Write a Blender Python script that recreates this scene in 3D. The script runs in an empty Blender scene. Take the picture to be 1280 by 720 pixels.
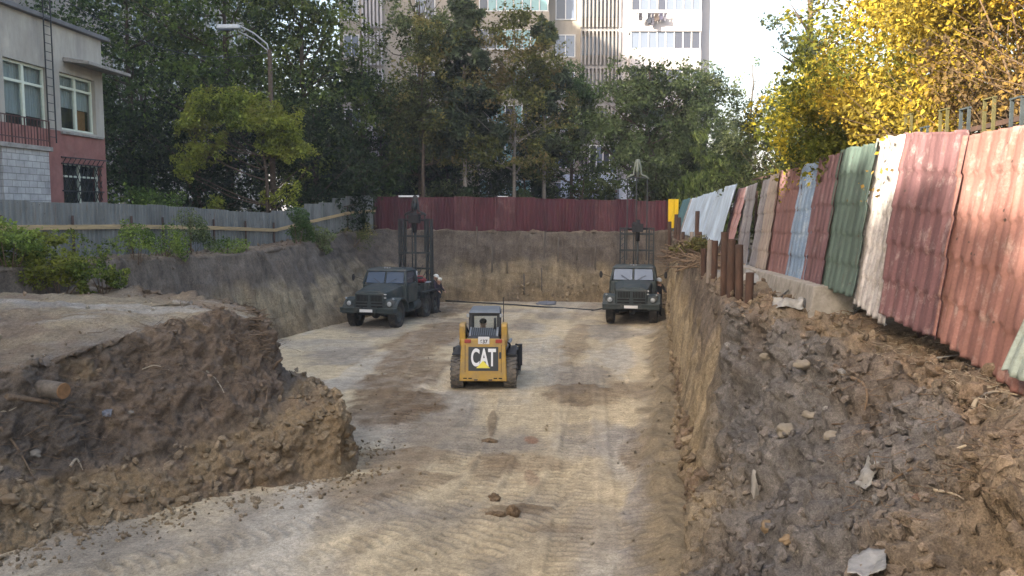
import bpy, bmesh, math, random
import numpy as np
from mathutils import Vector, Matrix
from mathutils.bvhtree import BVHTree

R = math.radians
random.seed(7)
rng = np.random.default_rng(11)
scene = bpy.context.scene
COL = scene.collection

# ------------------------------------------------------------------ camera
F_PX, PITCH, CAM_Z = 1065.0, 5.26, 5.0
cam_d = bpy.data.cameras.new('camera')
cam = bpy.data.objects.new('camera', cam_d)
COL.objects.link(cam)
cam.location = (0, 0, CAM_Z)
cam.rotation_euler = (R(90 - PITCH), 0, 0)
cam_d.sensor_width = 36
cam_d.lens = 36 * F_PX / 1280
cam_d.clip_start = 0.1
cam_d.clip_end = 3000
scene.camera = cam

# ------------------------------------------------------------------ sky, sun, exposure
SUN_EL, SUN_AZ = 27.0, 236.0          # azimuth clockwise from +Y: behind the viewer, to the left
world = bpy.data.worlds.new('World')
scene.world = world
world.use_nodes = True
wn = world.node_tree
bg = wn.nodes['Background']
sky = wn.nodes.new('ShaderNodeTexSky')
sky.sky_type = 'NISHITA'
sky.sun_disc = False
sky.sun_elevation = R(SUN_EL)
sky.sun_rotation = R(SUN_AZ)
sky.air_density = 1.0
sky.dust_density = 5.0
sky.ozone_density = 0.6
wn.links.new(sky.outputs[0], bg.inputs[0])
bg.inputs[1].default_value = 0.10
sun_d = bpy.data.lights.new('sun', 'SUN')
sun_d.energy = 3.3
sun_d.angle = R(0.5)
sun_d.color = (1.0, 0.93, 0.80)
sun = bpy.data.objects.new('sun', sun_d)
COL.objects.link(sun)
to_sun = Vector((math.sin(R(SUN_AZ)) * math.cos(R(SUN_EL)), math.cos(R(SUN_AZ)) * math.cos(R(SUN_EL)), math.sin(R(SUN_EL))))
sun.rotation_euler = to_sun.to_track_quat('Z', 'Y').to_euler()
sun.location = (-40, -40, 60)
scene.view_settings.view_transform = 'Standard'
scene.view_settings.look = 'None'
scene.view_settings.exposure = 2.7
scene.view_settings.gamma = 1.0
scene.view_settings.use_curve_mapping = False
scene.view_settings.use_white_balance = True            # the photograph is balanced for open shade
scene.view_settings.white_balance_temperature = 7050
scene.cycles.max_bounces = 6
scene.cycles.diffuse_bounces = 3
scene.cycles.transparent_max_bounces = 6
scene.cycles.volume_bounces = 0

# ------------------------------------------------------------------ helpers: pixels of the photograph to places
SP, CP = math.sin(R(PITCH)), math.cos(R(PITCH))
def ray(px, py):
    u, v = (px - 640) / F_PX, (360 - py) / F_PX
    return Vector((u, CP + v * SP, -SP + v * CP))
def at(px, py, d):
    r = ray(px, py); k = d / r.y
    return Vector((r.x * k, d, CAM_Z + r.z * k))
def fl(px, py, z=0.0):
    r = ray(px, py); k = (z - CAM_Z) / r.z
    return Vector((r.x * k, r.y * k, z))

# ------------------------------------------------------------------ helpers: noise
def _hash(ix, iy, iz, seed):
    h = (ix.astype(np.int64) * 374761393 + iy.astype(np.int64) * 668265263 + iz.astype(np.int64) * 2147483647 + seed * 974711) & 0x7fffffff
    h = ((h ^ (h >> 13)) * 1274126177) & 0x7fffffff
    h = (h ^ (h >> 16)) & 0xffff
    return h.astype(np.float64) / 65535.0
def vnoise(P, seed=0):
    P = np.asarray(P, float)
    i = np.floor(P); f = P - i; i = i.astype(np.int64)
    w = f * f * f * (f * (f * 6 - 15) + 10)
    out = 0
    for dx in (0, 1):
        for dy in (0, 1):
            for dz in (0, 1):
                wt = (w[..., 0] if dx else 1 - w[..., 0]) * (w[..., 1] if dy else 1 - w[..., 1]) * (w[..., 2] if dz else 1 - w[..., 2])
                out = out + wt * _hash(i[..., 0] + dx, i[..., 1] + dy, i[..., 2] + dz, seed)
    return out * 2 - 1
def fbm(P, scale=1.0, octaves=4, seed=0, gain=0.5):
    P = np.asarray(P, float) * scale
    a, s, t = 1.0, 0.0, 0.0
    for k in range(octaves):
        s = s + a * vnoise(P + k * 17.3, seed + k); t += a; a *= gain; P = P * 2.03
    return s / t
def sstep(a, b, x):
    t = np.clip((x - a) / (b - a), 0, 1); return t * t * (3 - 2 * t)

# ------------------------------------------------------------------ helpers: meshes
def np_mesh(name, V, F, col=None, smooth=True):
    """V (n,3), F (m,k) of one face size; optional per-vertex colour."""
    V = np.ascontiguousarray(V, np.float32); F = np.ascontiguousarray(F, np.int32)
    me = bpy.data.meshes.new(name)
    me.vertices.add(len(V)); me.vertices.foreach_set('co', V.ravel())
    k = F.shape[1]
    me.loops.add(F.size); me.loops.foreach_set('vertex_index', F.ravel())
    me.polygons.add(len(F))
    me.polygons.foreach_set('loop_start', np.arange(0, F.size, k, dtype=np.int32))
    me.polygons.foreach_set('loop_total', np.full(len(F), k, np.int32))
    me.polygons.foreach_set('use_smooth', np.full(len(F), bool(smooth)))
    me.update(calc_edges=True)
    if col is not None:
        a = me.color_attributes.new('Col', 'FLOAT_COLOR', 'POINT')
        c = np.ones((len(V), 4), np.float32); c[:, :3] = np.clip(col, 0, 1)
        a.data.foreach_set('color', c.ravel())
    return me
def link(name, me, mat=None, parent=None):
    o = bpy.data.objects.new(name, me); COL.objects.link(o)
    if mat is not None: me.materials.append(mat)
    if parent is not None: o.parent = parent
    return o
def tag(o, label, cat, group=None, kind=None):
    o['label'] = label; o['category'] = cat
    if group: o['group'] = group
    if kind: o['kind'] = kind
    return o
def thing(name, label, cat, loc=(0, 0, 0), rz=0.0, group=None):
    o = bpy.data.objects.new(name, None); COL.objects.link(o)
    o.empty_display_size = 0.2
    o.location = loc; o.rotation_euler = (0, 0, rz)
    return tag(o, label, cat, group)
def copy_tree(o, parent=None):
    c = o.copy(); COL.objects.link(c)
    if parent is not None: c.parent = parent
    for ch in list(o.children): copy_tree(ch, c)
    return c

class MB:
    """collects boxes, bars, prisms, tubes; build() links them as ONE mesh object"""
    def __init__(s): s.v, s.f, s.sm = [], [], []
    def add(s, vs, fs, smooth=False):
        b = len(s.v); s.v += [tuple(v) for v in vs]; s.f += [tuple(b + i for i in f) for f in fs]; s.sm += [smooth] * len(fs); return s
    def box(s, x0, x1, y0, y1, z0, z1, M=None):
        vs = [Vector((x, y, z)) for z in (z0, z1) for y in (y0, y1) for x in (x0, x1)]
        if M is not None: vs = [M @ v for v in vs]
        return s.add(vs, [(0, 2, 3, 1), (4, 5, 7, 6), (0, 1, 5, 4), (2, 6, 7, 3), (0, 4, 6, 2), (1, 3, 7, 5)])
    def hexa(s, lo, hi):
        """two quads (counter-clockwise from above), lower and upper"""
        return s.add(list(lo) + list(hi), [(3, 2, 1, 0), (4, 5, 6, 7), (0, 1, 5, 4), (1, 2, 6, 5), (2, 3, 7, 6), (3, 0, 4, 7)])
    def frust(s, a, b):
        """a, b = (x0,x1,y0,y1,z)"""
        q = lambda t: [(t[0], t[2], t[4]), (t[1], t[2], t[4]), (t[1], t[3], t[4]), (t[0], t[3], t[4])]
        return s.hexa(q(a), q(b))
    def prism(s, pts, x0, x1, M=None):
        """pts (y,z) outline extruded along x"""
        n = len(pts)
        vs = [Vector((x0, p[0], p[1])) for p in pts] + [Vector((x1, p[0], p[1])) for p in pts]
        if M is not None: vs = [M @ v for v in vs]
        return s.add(vs, [tuple(range(n - 1, -1, -1)), tuple(range(n, 2 * n))] + [(i, (i + 1) % n, n + (i + 1) % n, n + i) for i in range(n)])
    def tube(s, path, rad, seg=8, caps=True):
        path = [Vector(p) for p in path]; n = len(path)
        rr = list(rad) if hasattr(rad, '__len__') else [rad] * n
        vs, fs = [], []
        ref = None
        for i, p in enumerate(path):
            t = (path[min(i + 1, n - 1)] - path[max(i - 1, 0)])
            t = t.normalized() if t.length > 1e-9 else Vector((0, 0, 1))
            if ref is None:
                ref = Vector((1, 0, 0)) if abs(t.x) < 0.8 else Vector((0, 1, 0))
            a = (ref - t * ref.dot(t)).normalized(); ref = a; b = t.cross(a)
            for k in range(seg):
                w = 2 * math.pi * k / seg
                vs.append(p + (a * math.cos(w) + b * math.sin(w)) * rr[i])
        for i in range(n - 1):
            for k in range(seg):
                k2 = (k + 1) % seg
                fs.append((i * seg + k, i * seg + k2, (i + 1) * seg + k2, (i + 1) * seg + k))
        s.add(vs, fs, True)
        if caps:
            b0 = len(s.v) - len(vs)
            s.f += [tuple(b0 + k for k in range(seg - 1, -1, -1)), tuple(b0 + (n - 1) * seg + k for k in range(seg))]; s.sm += [False, False]
        return s
    def bar(s, p0, p1, w, h=None):
        """square bar between points"""
        h = h or w; p0, p1 = Vector(p0), Vector(p1); t = (p1 - p0).normalized()
        up = Vector((0, 0, 1)) if abs(t.z) < 0.95 else Vector((0, 1, 0))
        a = t.cross(up).normalized(); b = a.cross(t)
        q = lambda p: [p - a * w / 2 - b * h / 2, p + a * w / 2 - b * h / 2, p + a * w / 2 + b * h / 2, p - a * w / 2 + b * h / 2]
        return s.hexa(q(p0), q(p1))
    def lathe_x(s, prof, cx, cy, cz, seg=24, sx=1):
        """prof list of (x offset, radius) revolved about an x-parallel axis"""
        vs, fs = [], []; n = len(prof)
        for (x, r) in prof:
            for k in range(seg):
                w = 2 * math.pi * k / seg
                vs.append((cx + sx * x, cy + r * math.cos(w), cz + r * math.sin(w)))
        for i in range(n - 1):
            for k in range(seg):
                k2 = (k + 1) % seg
                q = (i * seg + k, i * seg + k2, (i + 1) * seg + k2, (i + 1) * seg + k)
                fs.append(q if sx < 0 else q[::-1])
        return s.add(vs, fs, True)
    def ball(s, c, r, seg=10, rings=7):
        c = Vector(c); r = Vector(r) if hasattr(r, '__len__') else Vector((r, r, r))
        vs = [c + Vector((0, 0, r.z))]; fs = []
        for i in range(1, rings):
            a = math.pi * i / rings
            for k in range(seg):
                w = 2 * math.pi * k / seg
                vs.append(c + Vector((r.x * math.sin(a) * math.cos(w), r.y * math.sin(a) * math.sin(w), r.z * math.cos(a))))
        vs.append(c - Vector((0, 0, r.z)))
        for k in range(seg):
            k2 = (k + 1) % seg
            fs.append((0, 1 + k, 1 + k2)); e = 1 + (rings - 2) * seg
            fs.append((len(vs) - 1, e + k2, e + k))
            for i in range(rings - 2):
                fs.append((1 + i * seg + k, 1 + (i + 1) * seg + k, 1 + (i + 1) * seg + k2, 1 + i * seg + k2))
        return s.add(vs, fs, True)
    def mesh(s, name):
        me = bpy.data.meshes.new(name); me.from_pydata(s.v, [], s.f); me.update()
        me.polygons.foreach_set('use_smooth', s.sm); return me
    def build(s, name, mat, parent=None, bevel=0.0, seg=2):
        o = link(name, s.mesh(name), mat, parent)
        if bevel:
            m = o.modifiers.new('bevel', 'BEVEL'); m.width = bevel; m.segments = seg; m.limit_method = 'ANGLE'; m.angle_limit = R(40)
            m.harden_normals = False
        return o

def text_mesh(name, body, size, mat, parent, loc, rot, bold=0.0, extrude=0.003, sx=1.0):
    cu = bpy.data.curves.new(name, 'FONT'); cu.body = body; cu.size = size; cu.align_x = 'CENTER'; cu.align_y = 'CENTER'
    cu.extrude = extrude; cu.offset = bold
    ob = bpy.data.objects.new(name, cu); COL.objects.link(ob)
    dg = bpy.context.evaluated_depsgraph_get()
    me = bpy.data.meshes.new_from_object(ob.evaluated_get(dg))
    bpy.data.objects.remove(ob); bpy.data.curves.remove(cu)
    o = link(name, me, None, parent); me.materials.clear(); me.materials.append(mat)
    o.location = loc; o.rotation_euler = rot; o.scale = (sx, 1, 1)
    return o

# ------------------------------------------------------------------ materials
def nodes_of(name):
    m = bpy.data.materials.new(name); m.use_nodes = True
    nt = m.node_tree; return m, nt, nt.nodes['Principled BSDF']
def N(nt, t, **kw):
    n = nt.nodes.new(t)
    for k, v in kw.items(): setattr(n, k, v)
    return n
def noise(nt, scale, detail=4, rough=0.6, vec=None, stretch=None):
    n = N(nt, 'ShaderNodeTexNoise'); n.inputs['Scale'].default_value = scale; n.inputs['Detail'].default_value = detail; n.inputs['Roughness'].default_value = rough
    if vec is not None:
        if stretch:
            mp = N(nt, 'ShaderNodeMapping'); mp.inputs['Scale'].default_value = stretch
            nt.links.new(vec, mp.inputs['Vector']); vec = mp.outputs[0]
        nt.links.new(vec, n.inputs['Vector'])
    return n.outputs['Fac']
def ramp(nt, fac, stops):
    r = N(nt, 'ShaderNodeValToRGB')
    e = r.color_ramp.elements
    while len(e) < len(stops): e.new(0.5)
    for el, (p, c) in zip(e, stops):
        el.position = p; el.color = (c, c, c, 1) if not hasattr(c, '__len__') else (*c, 1)
    nt.links.new(fac, r.inputs[0]); return r.outputs[0]
def mix(nt, a, b, fac, mode='MIX'):
    m = N(nt, 'ShaderNodeMix', data_type='RGBA', blend_type=mode)
    for sock, v in ((6, a), (7, b), (0, fac)):
        if hasattr(v, 'is_linked') or hasattr(v, 'links'): nt.links.new(v, m.inputs[sock])
        elif sock == 0: m.inputs[0].default_value = v
        else: m.inputs[sock].default_value = (*v, 1)
    return m.outputs[2]
def bump(nt, height, dist, strength=1.0, prev=None):
    b = N(nt, 'ShaderNodeBump'); b.inputs['Distance'].default_value = dist; b.inputs['Strength'].default_value = strength
    nt.links.new(height, b.inputs['Height'])
    if prev is not None: nt.links.new(prev, b.inputs['Normal'])
    return b.outputs[0]
def coords(nt, kind='Object'):
    return N(nt, 'ShaderNodeTexCoord').outputs[kind]

def mat_soil(name, fine=1.0, streak=False, bd=0.03):
    m, nt, p = nodes_of(name)
    c = N(nt, 'ShaderNodeAttribute', attribute_name='Col').outputs['Color']
    v = coords(nt)
    n1 = noise(nt, 2.2 * fine, 6, 0.65, v); n2 = noise(nt, 16 * fine, 5, 0.7, v)
    n3 = noise(nt, 70 * fine, 3, 0.7, v)
    k = mix(nt, c, ramp(nt, n1, [(0.3, 0.72), (0.7, 1.22)]), 1.0, 'MULTIPLY')
    k = mix(nt, k, ramp(nt, n2, [(0.3, 0.62), (0.5, 1.0), (0.72, 1.3)]), 1.0, 'MULTIPLY')
    k = mix(nt, k, ramp(nt, n3, [(0.3, 0.62), (0.7, 1.3)]), 1.0, 'MULTIPLY')
    nt.links.new(k, p.inputs['Base Color'])
    p.inputs['Roughness'].default_value = 0.95
    p.inputs['Specular IOR Level'].default_value = 0.15
    b = bump(nt, n2, bd, 0.9)
    if streak:
        b = bump(nt, noise(nt, 5, 5, 0.7, v, (1, 1, 0.12)), bd * 1.6, 0.9, b)
        sk = noise(nt, 3.2, 6, 0.75, v, (1, 1, 0.2))
        k = mix(nt, k, ramp(nt, sk, [(0.32, 0.6), (0.5, 1.0), (0.66, 1.25)]), 1.0, 'MULTIPLY')
        nt.links.new(k, p.inputs['Base Color'])
    b = bump(nt, n3, bd * 0.6, 0.9, b)
    nt.links.new(b, p.inputs['Normal'])
    return m
def mat_plain(name, col, rough=0.7, metal=0.0, var=0.25, scale=6, bumpd=0.0, spec=0.4, dirt=None, dirt_amt=0.5, stretch=None):
    m, nt, p = nodes_of(name)
    v = coords(nt)
    n = noise(nt, scale, 5, 0.65, v, stretch)
    k = mix(nt, col, ramp(nt, n, [(0.25, 1 - var), (0.75, 1 + var)]), 1.0, 'MULTIPLY')
    if dirt is not None:
        d = ramp(nt, noise(nt, scale * 0.6, 6, 0.75, v, stretch), [(1 - dirt_amt - 0.12, 0), (1 - dirt_amt + 0.12, 1)])
        k = mix(nt, k, dirt, d)
    nt.links.new(k, p.inputs['Base Color'])
    p.inputs['Roughness'].default_value = rough; p.inputs['Metallic'].default_value = metal; p.inputs['Specular IOR Level'].default_value = spec
    if bumpd: nt.links.new(bump(nt, n, bumpd), p.inputs['Normal'])
    return m
def mat_leaf(name, trans=0.35):
    m, nt, p = nodes_of(name)
    c = N(nt, 'ShaderNodeAttribute', attribute_name='Col').outputs['Color']
    nt.links.new(c, p.inputs['Base Color']); p.inputs['Roughness'].default_value = 0.75; p.inputs['Specular IOR Level'].default_value = 0.2
    t = N(nt, 'ShaderNodeBsdfTranslucent'); nt.links.new(c, t.inputs['Color'])
    mx = N(nt, 'ShaderNodeMixShader'); mx.inputs[0].default_value = trans
    nt.links.new(p.outputs[0], mx.inputs[1]); nt.links.new(t.outputs[0], mx.inputs[2])
    nt.links.new(mx.outputs[0], nt.nodes['Material Output'].inputs['Surface'])
    return m
def mat_sheet(name, col, peel, amt, scale=5, rough=0.8):
    """painted or weathered corrugated sheet: patches where the paint is gone, streaks of grime"""
    m, nt, p = nodes_of(name); v = coords(nt)
    n1 = noise(nt, scale, 7, 0.72, v); n2 = noise(nt, 2.5, 4, 0.6, v, (1, 1, 0.25)); n3 = noise(nt, 40, 3, 0.6, v)
    k = mix(nt, col, peel, ramp(nt, n1, [(1 - amt - 0.07, 0), (1 - amt + 0.07, 1)]))
    k = mix(nt, k, ramp(nt, n2, [(0.3, 0.6), (0.65, 1.1)]), 1.0, 'MULTIPLY')
    k = mix(nt, k, ramp(nt, n3, [(0.3, 0.85), (0.7, 1.1)]), 1.0, 'MULTIPLY')
    nt.links.new(k, p.inputs['Base Color']); p.inputs['Roughness'].default_value = rough; p.inputs['Specular IOR Level'].default_value = 0.3
    st = noise(nt, 9, 4, 0.7, v, (1, 1, 0.06)); k = mix(nt, k, (.12, .065, .04), ramp(nt, st, [(0.60, 0), (0.74, 0.75)]))
    vo = N(nt, 'ShaderNodeTexVoronoi'); vo.inputs['Scale'].default_value = 4.5; nt.links.new(v, vo.inputs['Vector']); k = mix(nt, k, (.05, .035, .03), ramp(nt, vo.outputs['Distance'], [(0.05, 1), (0.085, 0)]))
    nt.links.new(k, p.inputs['Base Color'])
    nt.links.new(bump(nt, n1, 0.008), p.inputs['Normal'])
    return m
def mat_glass(name, col=(0.05, 0.06, 0.08), rough=0.06):
    m, nt, p = nodes_of(name)
    p.inputs['Base Color'].default_value = (*col, 1); p.inputs['Roughness'].default_value = rough; p.inputs['Specular IOR Level'].default_value = 0.9
    return m
def mat_brick(name, c1, c2, mortar, w, h, axis='XZ'):
    m, nt, p = nodes_of(name)
    v = coords(nt)
    sp = N(nt, 'ShaderNodeSeparateXYZ'); nt.links.new(v, sp.inputs[0]); cb = N(nt, 'ShaderNodeCombineXYZ')
    ad = N(nt, 'ShaderNodeMath', operation='ADD'); nt.links.new(sp.outputs[0], ad.inputs[0]); nt.links.new(sp.outputs[1], ad.inputs[1])
    nt.links.new(ad.outputs[0], cb.inputs[0]); nt.links.new(sp.outputs[2], cb.inputs[1])
    b = N(nt, 'ShaderNodeTexBrick'); nt.links.new(cb.outputs[0], b.inputs[0])
    b.inputs['Color1'].default_value = (*c1, 1); b.inputs['Color2'].default_value = (*c2, 1); b.inputs['Mortar'].default_value = (*mortar, 1)
    b.inputs['Scale'].default_value = 1; b.inputs['Brick Width'].default_value = w; b.inputs['Row Height'].default_value = h; b.inputs['Mortar Size'].default_value = 0.012
    k = mix(nt, b.outputs[0], ramp(nt, noise(nt, 1.6, 6, 0.7, v), [(0.3, 0.6), (0.7, 1.15)]), 1.0, 'MULTIPLY')
    nt.links.new(k, p.inputs['Base Color']); p.inputs['Roughness'].default_value = 0.9
    iv = N(nt, 'ShaderNodeMath', operation='SUBTRACT'); iv.inputs[0].default_value = 1; nt.links.new(b.outputs['Fac'], iv.inputs[1])
    nt.links.new(bump(nt, iv.outputs[0], 0.01), p.inputs['Normal'])
    return m

M = {}
M['soil'] = mat_soil('soil'); M['soil_wall'] = mat_soil('cut_soil', 1.0, True); M['soil_floor'] = mat_soil('floor_soil', 1.3, False, 0.012)
M['leaf'] = mat_leaf('leaf'); M['leaf_dry'] = mat_leaf('dry_leaf', 0.5)
M['bark'] = mat_plain('bark', (0.085, 0.065, 0.05), 0.95, 0, 0.45, 9, 0.02, 0.1)
M['bark_pale'] = mat_plain('pale_bark', (0.20, 0.18, 0.16), 0.95, 0, 0.4, 9, 0.02, 0.1)
M['twig'] = mat_plain('twig', (0.13, 0.09, 0.06), 0.95, 0, 0.4, 12, 0, 0.1)
M['root'] = mat_plain('root', (0.16, 0.115, 0.08), 0.95, 0, 0.45, 14, 0, 0.1)
M['root_pale'] = mat_plain('pale_root', (0.34, 0.29, 0.22), 0.9, 0, 0.3, 14, 0, 0.1)
M['rust'] = mat_plain('rusty_steel', (0.078, 0.046, 0.036), 0.85, 0.2, 0.45, 7, 0.004, 0.3, (0.055, 0.04, 0.036), 0.45, (1, 1, 0.4))
M['steel'] = mat_plain('dark_steel', (0.04, 0.045, 0.05), 0.6, 0.5, 0.3, 10)
M['galv'] = mat_plain('galvanised_steel', (0.36, 0.38, 0.40), 0.5, 0.4, 0.2, 4, 0, 0.4, (0.2, 0.2, 0.2), 0.35, (1, 1, 0.2))
M['wood'] = mat_plain('raw_board', (0.40, 0.29, 0.16), 0.85, 0, 0.3, 4, 0.003, 0.2, (0.22, 0.17, 0.11), 0.4, (0.3, 0.3, 4))
M['concrete'] = mat_plain('concrete', (0.27, 0.255, 0.235), 0.95, 0, 0.3, 5, 0.012, 0.2, (0.13, 0.12, 0.10), 0.4)
M['white'] = mat_plain('white_paint', (0.72, 0.72, 0.72), 0.6, 0, 0.1, 5)
M['plastic_white'] = mat_plain('white_plastic', (0.22, 0.22, 0.215), 0.45, 0, 0.35, 8, 0.02)
M['black'] = mat_plain('black_rubber', (0.022, 0.022, 0.024), 0.85, 0, 0.3, 8, 0, 0.3)
M['glass'] = mat_glass('dark_glass')
# ------------------------------------------------------------------ terrain
def catmull(K, n, dens=None):
    """resample control rows K (k,3) at n values spread by weight"""
    K = np.asarray(K, float); k = len(K)
    u = np.linspace(0, k - 1, 4000)
    i = np.clip(np.floor(u).astype(int), 0, k - 2); f = (u - i)[:, None]
    p0, p1, p2, p3 = K[np.maximum(i - 1, 0)], K[i], K[i + 1], K[np.minimum(i + 2, k - 1)]
    return u, 0.5 * ((2 * p1) + (-p0 + p2) * f + (2 * p0 - 5 * p1 + 4 * p2 - p3) * f ** 2 + (-p0 + 3 * p1 - 3 * p2 + p3) * f ** 3)
def loft_rows(rows, n, ref=1, minq=0.0):
    """rows: list of (k,3) control rows -> (len(rows), n, 3), stations aligned, denser near the viewer"""
    u, Pr = catmull(rows[ref], n)
    seg = np.linalg.norm(np.diff(Pr, axis=0), axis=1)
    dist = np.linalg.norm(Pr[1:], axis=1)
    w = seg / np.maximum(dist, 4.0); cum = np.concatenate([[0], np.cumsum(w)]); cum /= cum[-1]
    us = np.interp(np.linspace(0, 1, n), cum, u)
    out = []
    for r in rows:
        uu, P = catmull(r, n)
        out.append(np.stack([np.interp(us, uu, P[:, a]) for a in range(3)], 1))
    return np.array(out)
def subdivide(rows, counts):
    """linear subdivision between rows; returns (M,n,3) and row parameter (M,)"""
    P, T = [], []
    for i, c in enumerate(counts):
        for k in range(c):
            t = k / c
            P.append(rows[i] * (1 - t) + rows[i + 1] * t); T.append(i + t)
    P.append(rows[-1]); T.append(len(counts))
    return np.array(P), np.array(T)
def grid_normals(P):
    du = np.gradient(P, axis=1); dv = np.gradient(P, axis=0)
    n = np.cross(du, dv); return n / np.maximum(np.linalg.norm(n, axis=-1, keepdims=True), 1e-9)
def grid_faces(m, n, flip=False):
    a = np.arange((m - 1) * n).reshape(m - 1, n)[:, :-1]
    F = np.stack([a, a + 1, a + n + 1, a + n], -1).reshape(-1, 4)
    return F[:, ::-1] if flip else F
def lerp(a, b, t):
    return np.asarray(a) * (1 - t[..., None]) + np.asarray(b) * t[..., None]

C_FLOOR = np.array((0.50, 0.405, 0.265)); C_DAMP = np.array((0.13, 0.090, 0.055)); C_OCHRE = np.array((0.27, 0.195, 0.115))
C_TAN = np.array((0.31, 0.245, 0.16)); C_DARK = np.array((0.105, 0.086, 0.070)); C_HUMUS = np.array((0.125, 0.092, 0.066)); C_RUBBLE = np.array((0.142, 0.133, 0.128))
C_SAND = np.array((0.42, 0.34, 0.23)); C_GREY = np.array((0.36, 0.325, 0.28))

# --- right wall / back wall / left wall / ground outside: one sheet
base_k = [(-1.6, -6, 2.6), (-0.3, 0.5, 2.2), (0.5, 3.5, .9), (0.95, 5.2, .3), (1.5, 8, 0), (2.3, 11.4, 0), (2.85, 13.8, 0), (3.05, 15.2, 0), (3.95, 20, 0), (5.25, 28, 0), (6.85, 37, 0), (8.0, 44.5, 0),
          (7.4, 46.1, 0), (3, 46.3, 0), (-1, 46.4, 0), (-3.9, 46.0, 0), (-5.4, 43.5, 0), (-6.7, 40, 0), (-7.5, 37.2, 0), (-9.2, 32.7, 0), (-10.5, 28, 0), (-11.6, 24, 0), (-12.4, 20, 0), (-13, 14, .2), (-13.5, 8, 1.5), (-14, -6, 2.6)]
rim_k = [(0.2, -6, 3.3), (1.6, .5, 3.4), (2.25, 3.4, 3.45), (2.85, 4.8, 3.5), (3.55, 7.2, 3.42), (4.0, 10, 3.34), (3.85, 13, 3.26), (3.8, 15.3, 3.33), (4.55, 20, 3.5), (5.7, 28, 3.68), (7.0, 37, 3.8), (8.35, 45, 3.85),
         (7.8, 46.9, 3.8), (3, 47.15, 3.74), (-1, 47.25, 3.78), (-4.6, 47.1, 3.86), (-7.7, 46.5, 3.9), (-8.9, 41.5, 3.65), (-9.4, 37.5, 3.45), (-10.0, 33, 3.32), (-11.2, 28.5, 3.36), (-12.0, 25, 3.45), (-13, 20, 3.5), (-13.6, 14, 3.5), (-14.2, 8, 3.5), (-15, -6, 3.5)]
out_k = [(2.4, -6, 3.5), (3.3, .5, 3.55), (3.85, 3.4, 3.58), (4.15, 4.8, 3.58), (4.5, 7.2, 3.56), (4.85, 10, 3.48), (5.25, 13, 3.46), (5.6, 15.3, 3.52), (6.2, 20, 3.55), (7.2, 28, 3.68), (8.3, 37, 3.74), (9.6, 46, 3.8),
         (9.4, 48.4, 3.78), (3, 48.2, 3.72), (-1, 48.3, 3.74), (-5, 48.3, 3.84), (-9.2, 48.0, 3.85), (-10.8, 42.6, 3.55), (-12.6, 37.5, 3.3), (-13.2, 32, 3.36), (-14.0, 27.5, 3.5), (-14.9, 24, 3.55), (-16, 19.5, 3.55), (-16.6, 14, 3.5), (-17, 8, 3.5), (-18, -6, 3.5)]
def push(K, d, z):
    K = np.array(K, float); C = np.array((-2.0, 18.0, 0)); v = K - C; v[:, 2] = 0
    v /= np.linalg.norm(v, axis=1, keepdims=True); r = K + v * d; r[:, 2] = z; return r
rows = [np.array(base_k) - np.array((0, 0, 0.25)), np.array(base_k), np.array(rim_k), np.array(out_k), push(out_k, 4, 3.6), push(out_k, 30, 3.6), push(out_k, 160, 3.6), push(out_k, 900, 3.6)]
NW = 1300
Wg, Wt = subdivide(loft_rows(rows, NW, 1), [2, 90, 26, 8, 8, 6, 5])
Wn = grid_normals(Wg)
X, Y, Z = Wg[..., 0], Wg[..., 1], Wg[..., 2]
tt = Wt[:, None] + 0 * X
near = 1 - sstep(12.3 + 1.5 * np.clip(tt - 1, 0, 1), 13.9 + 1.6 * np.clip(tt - 1, 0, 1), Y) * 1.0            # the loose spoil slope near the viewer, beyond it the machine-cut face
near = np.where(X < 0.0, 0.0, near)
facemask = sstep(1.0, 1.15, tt) * (1 - sstep(2.1, 3.2, tt))
# vertical bucket-tooth scrapes and slumps on the cut face
along = np.cumsum(np.linalg.norm(np.diff(Wg[len(Wg) // 3], axis=0, prepend=Wg[len(Wg) // 3][:1]), axis=1))[None, :] + 0 * X
S3 = np.stack([X, Y, Z * 0.13], -1)
scrape = fbm(S3, 1.6, 5, 5, .6) * 0.24 + fbm(S3, 6.0, 2, 6) * 0.07
lump = fbm(Wg, 0.7, 5, 9, 0.55) * 0.30
rough_near = fbm(Wg, 0.9, 6, 21, 0.62) * 0.55 + np.abs(fbm(Wg, 3.0, 4, 23, 0.6)) * 0.26 + np.abs(fbm(Wg, 9.0, 3, 25, 0.6)) * 0.09
disp = facemask * ((1 - near) * (scrape + lump * 0.6) + near * rough_near) + (sstep(2.0, 2.4, tt) * (1 - sstep(4.0, 5.0, tt))) * fbm(Wg, 1.5, 4, 31) * 0.10
# slump: the toe of the wall bulges out
Wg = Wg - Wn * 0
Wn_out = Wn * np.where((Wn * (np.array((-2.0, 25.0, 3.0)) - Wg)).sum(-1, keepdims=True) > 0, 1, -1)
Wg = Wg + Wn_out * disp[..., None]
H = (tt - 1.0)                                     # 0 at the toe, 1 at the rim
nz = fbm(Wg, 0.55, 4, 41); nf = fbm(Wg, 2.5, 4, 43); sv = fbm(S3, 1.4, 4, 45)
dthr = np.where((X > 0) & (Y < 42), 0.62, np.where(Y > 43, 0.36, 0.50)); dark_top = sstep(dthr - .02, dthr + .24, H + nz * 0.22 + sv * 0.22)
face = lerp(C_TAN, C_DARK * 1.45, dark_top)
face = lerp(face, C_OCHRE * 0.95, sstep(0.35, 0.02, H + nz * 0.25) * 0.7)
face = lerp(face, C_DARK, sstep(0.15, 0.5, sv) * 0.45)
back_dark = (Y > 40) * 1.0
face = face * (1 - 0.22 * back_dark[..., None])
top_dirt = lerp(C_HUMUS * 1.5, (0.20, 0.16, 0.115), sstep(-0.3, 0.4, nf))
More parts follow.
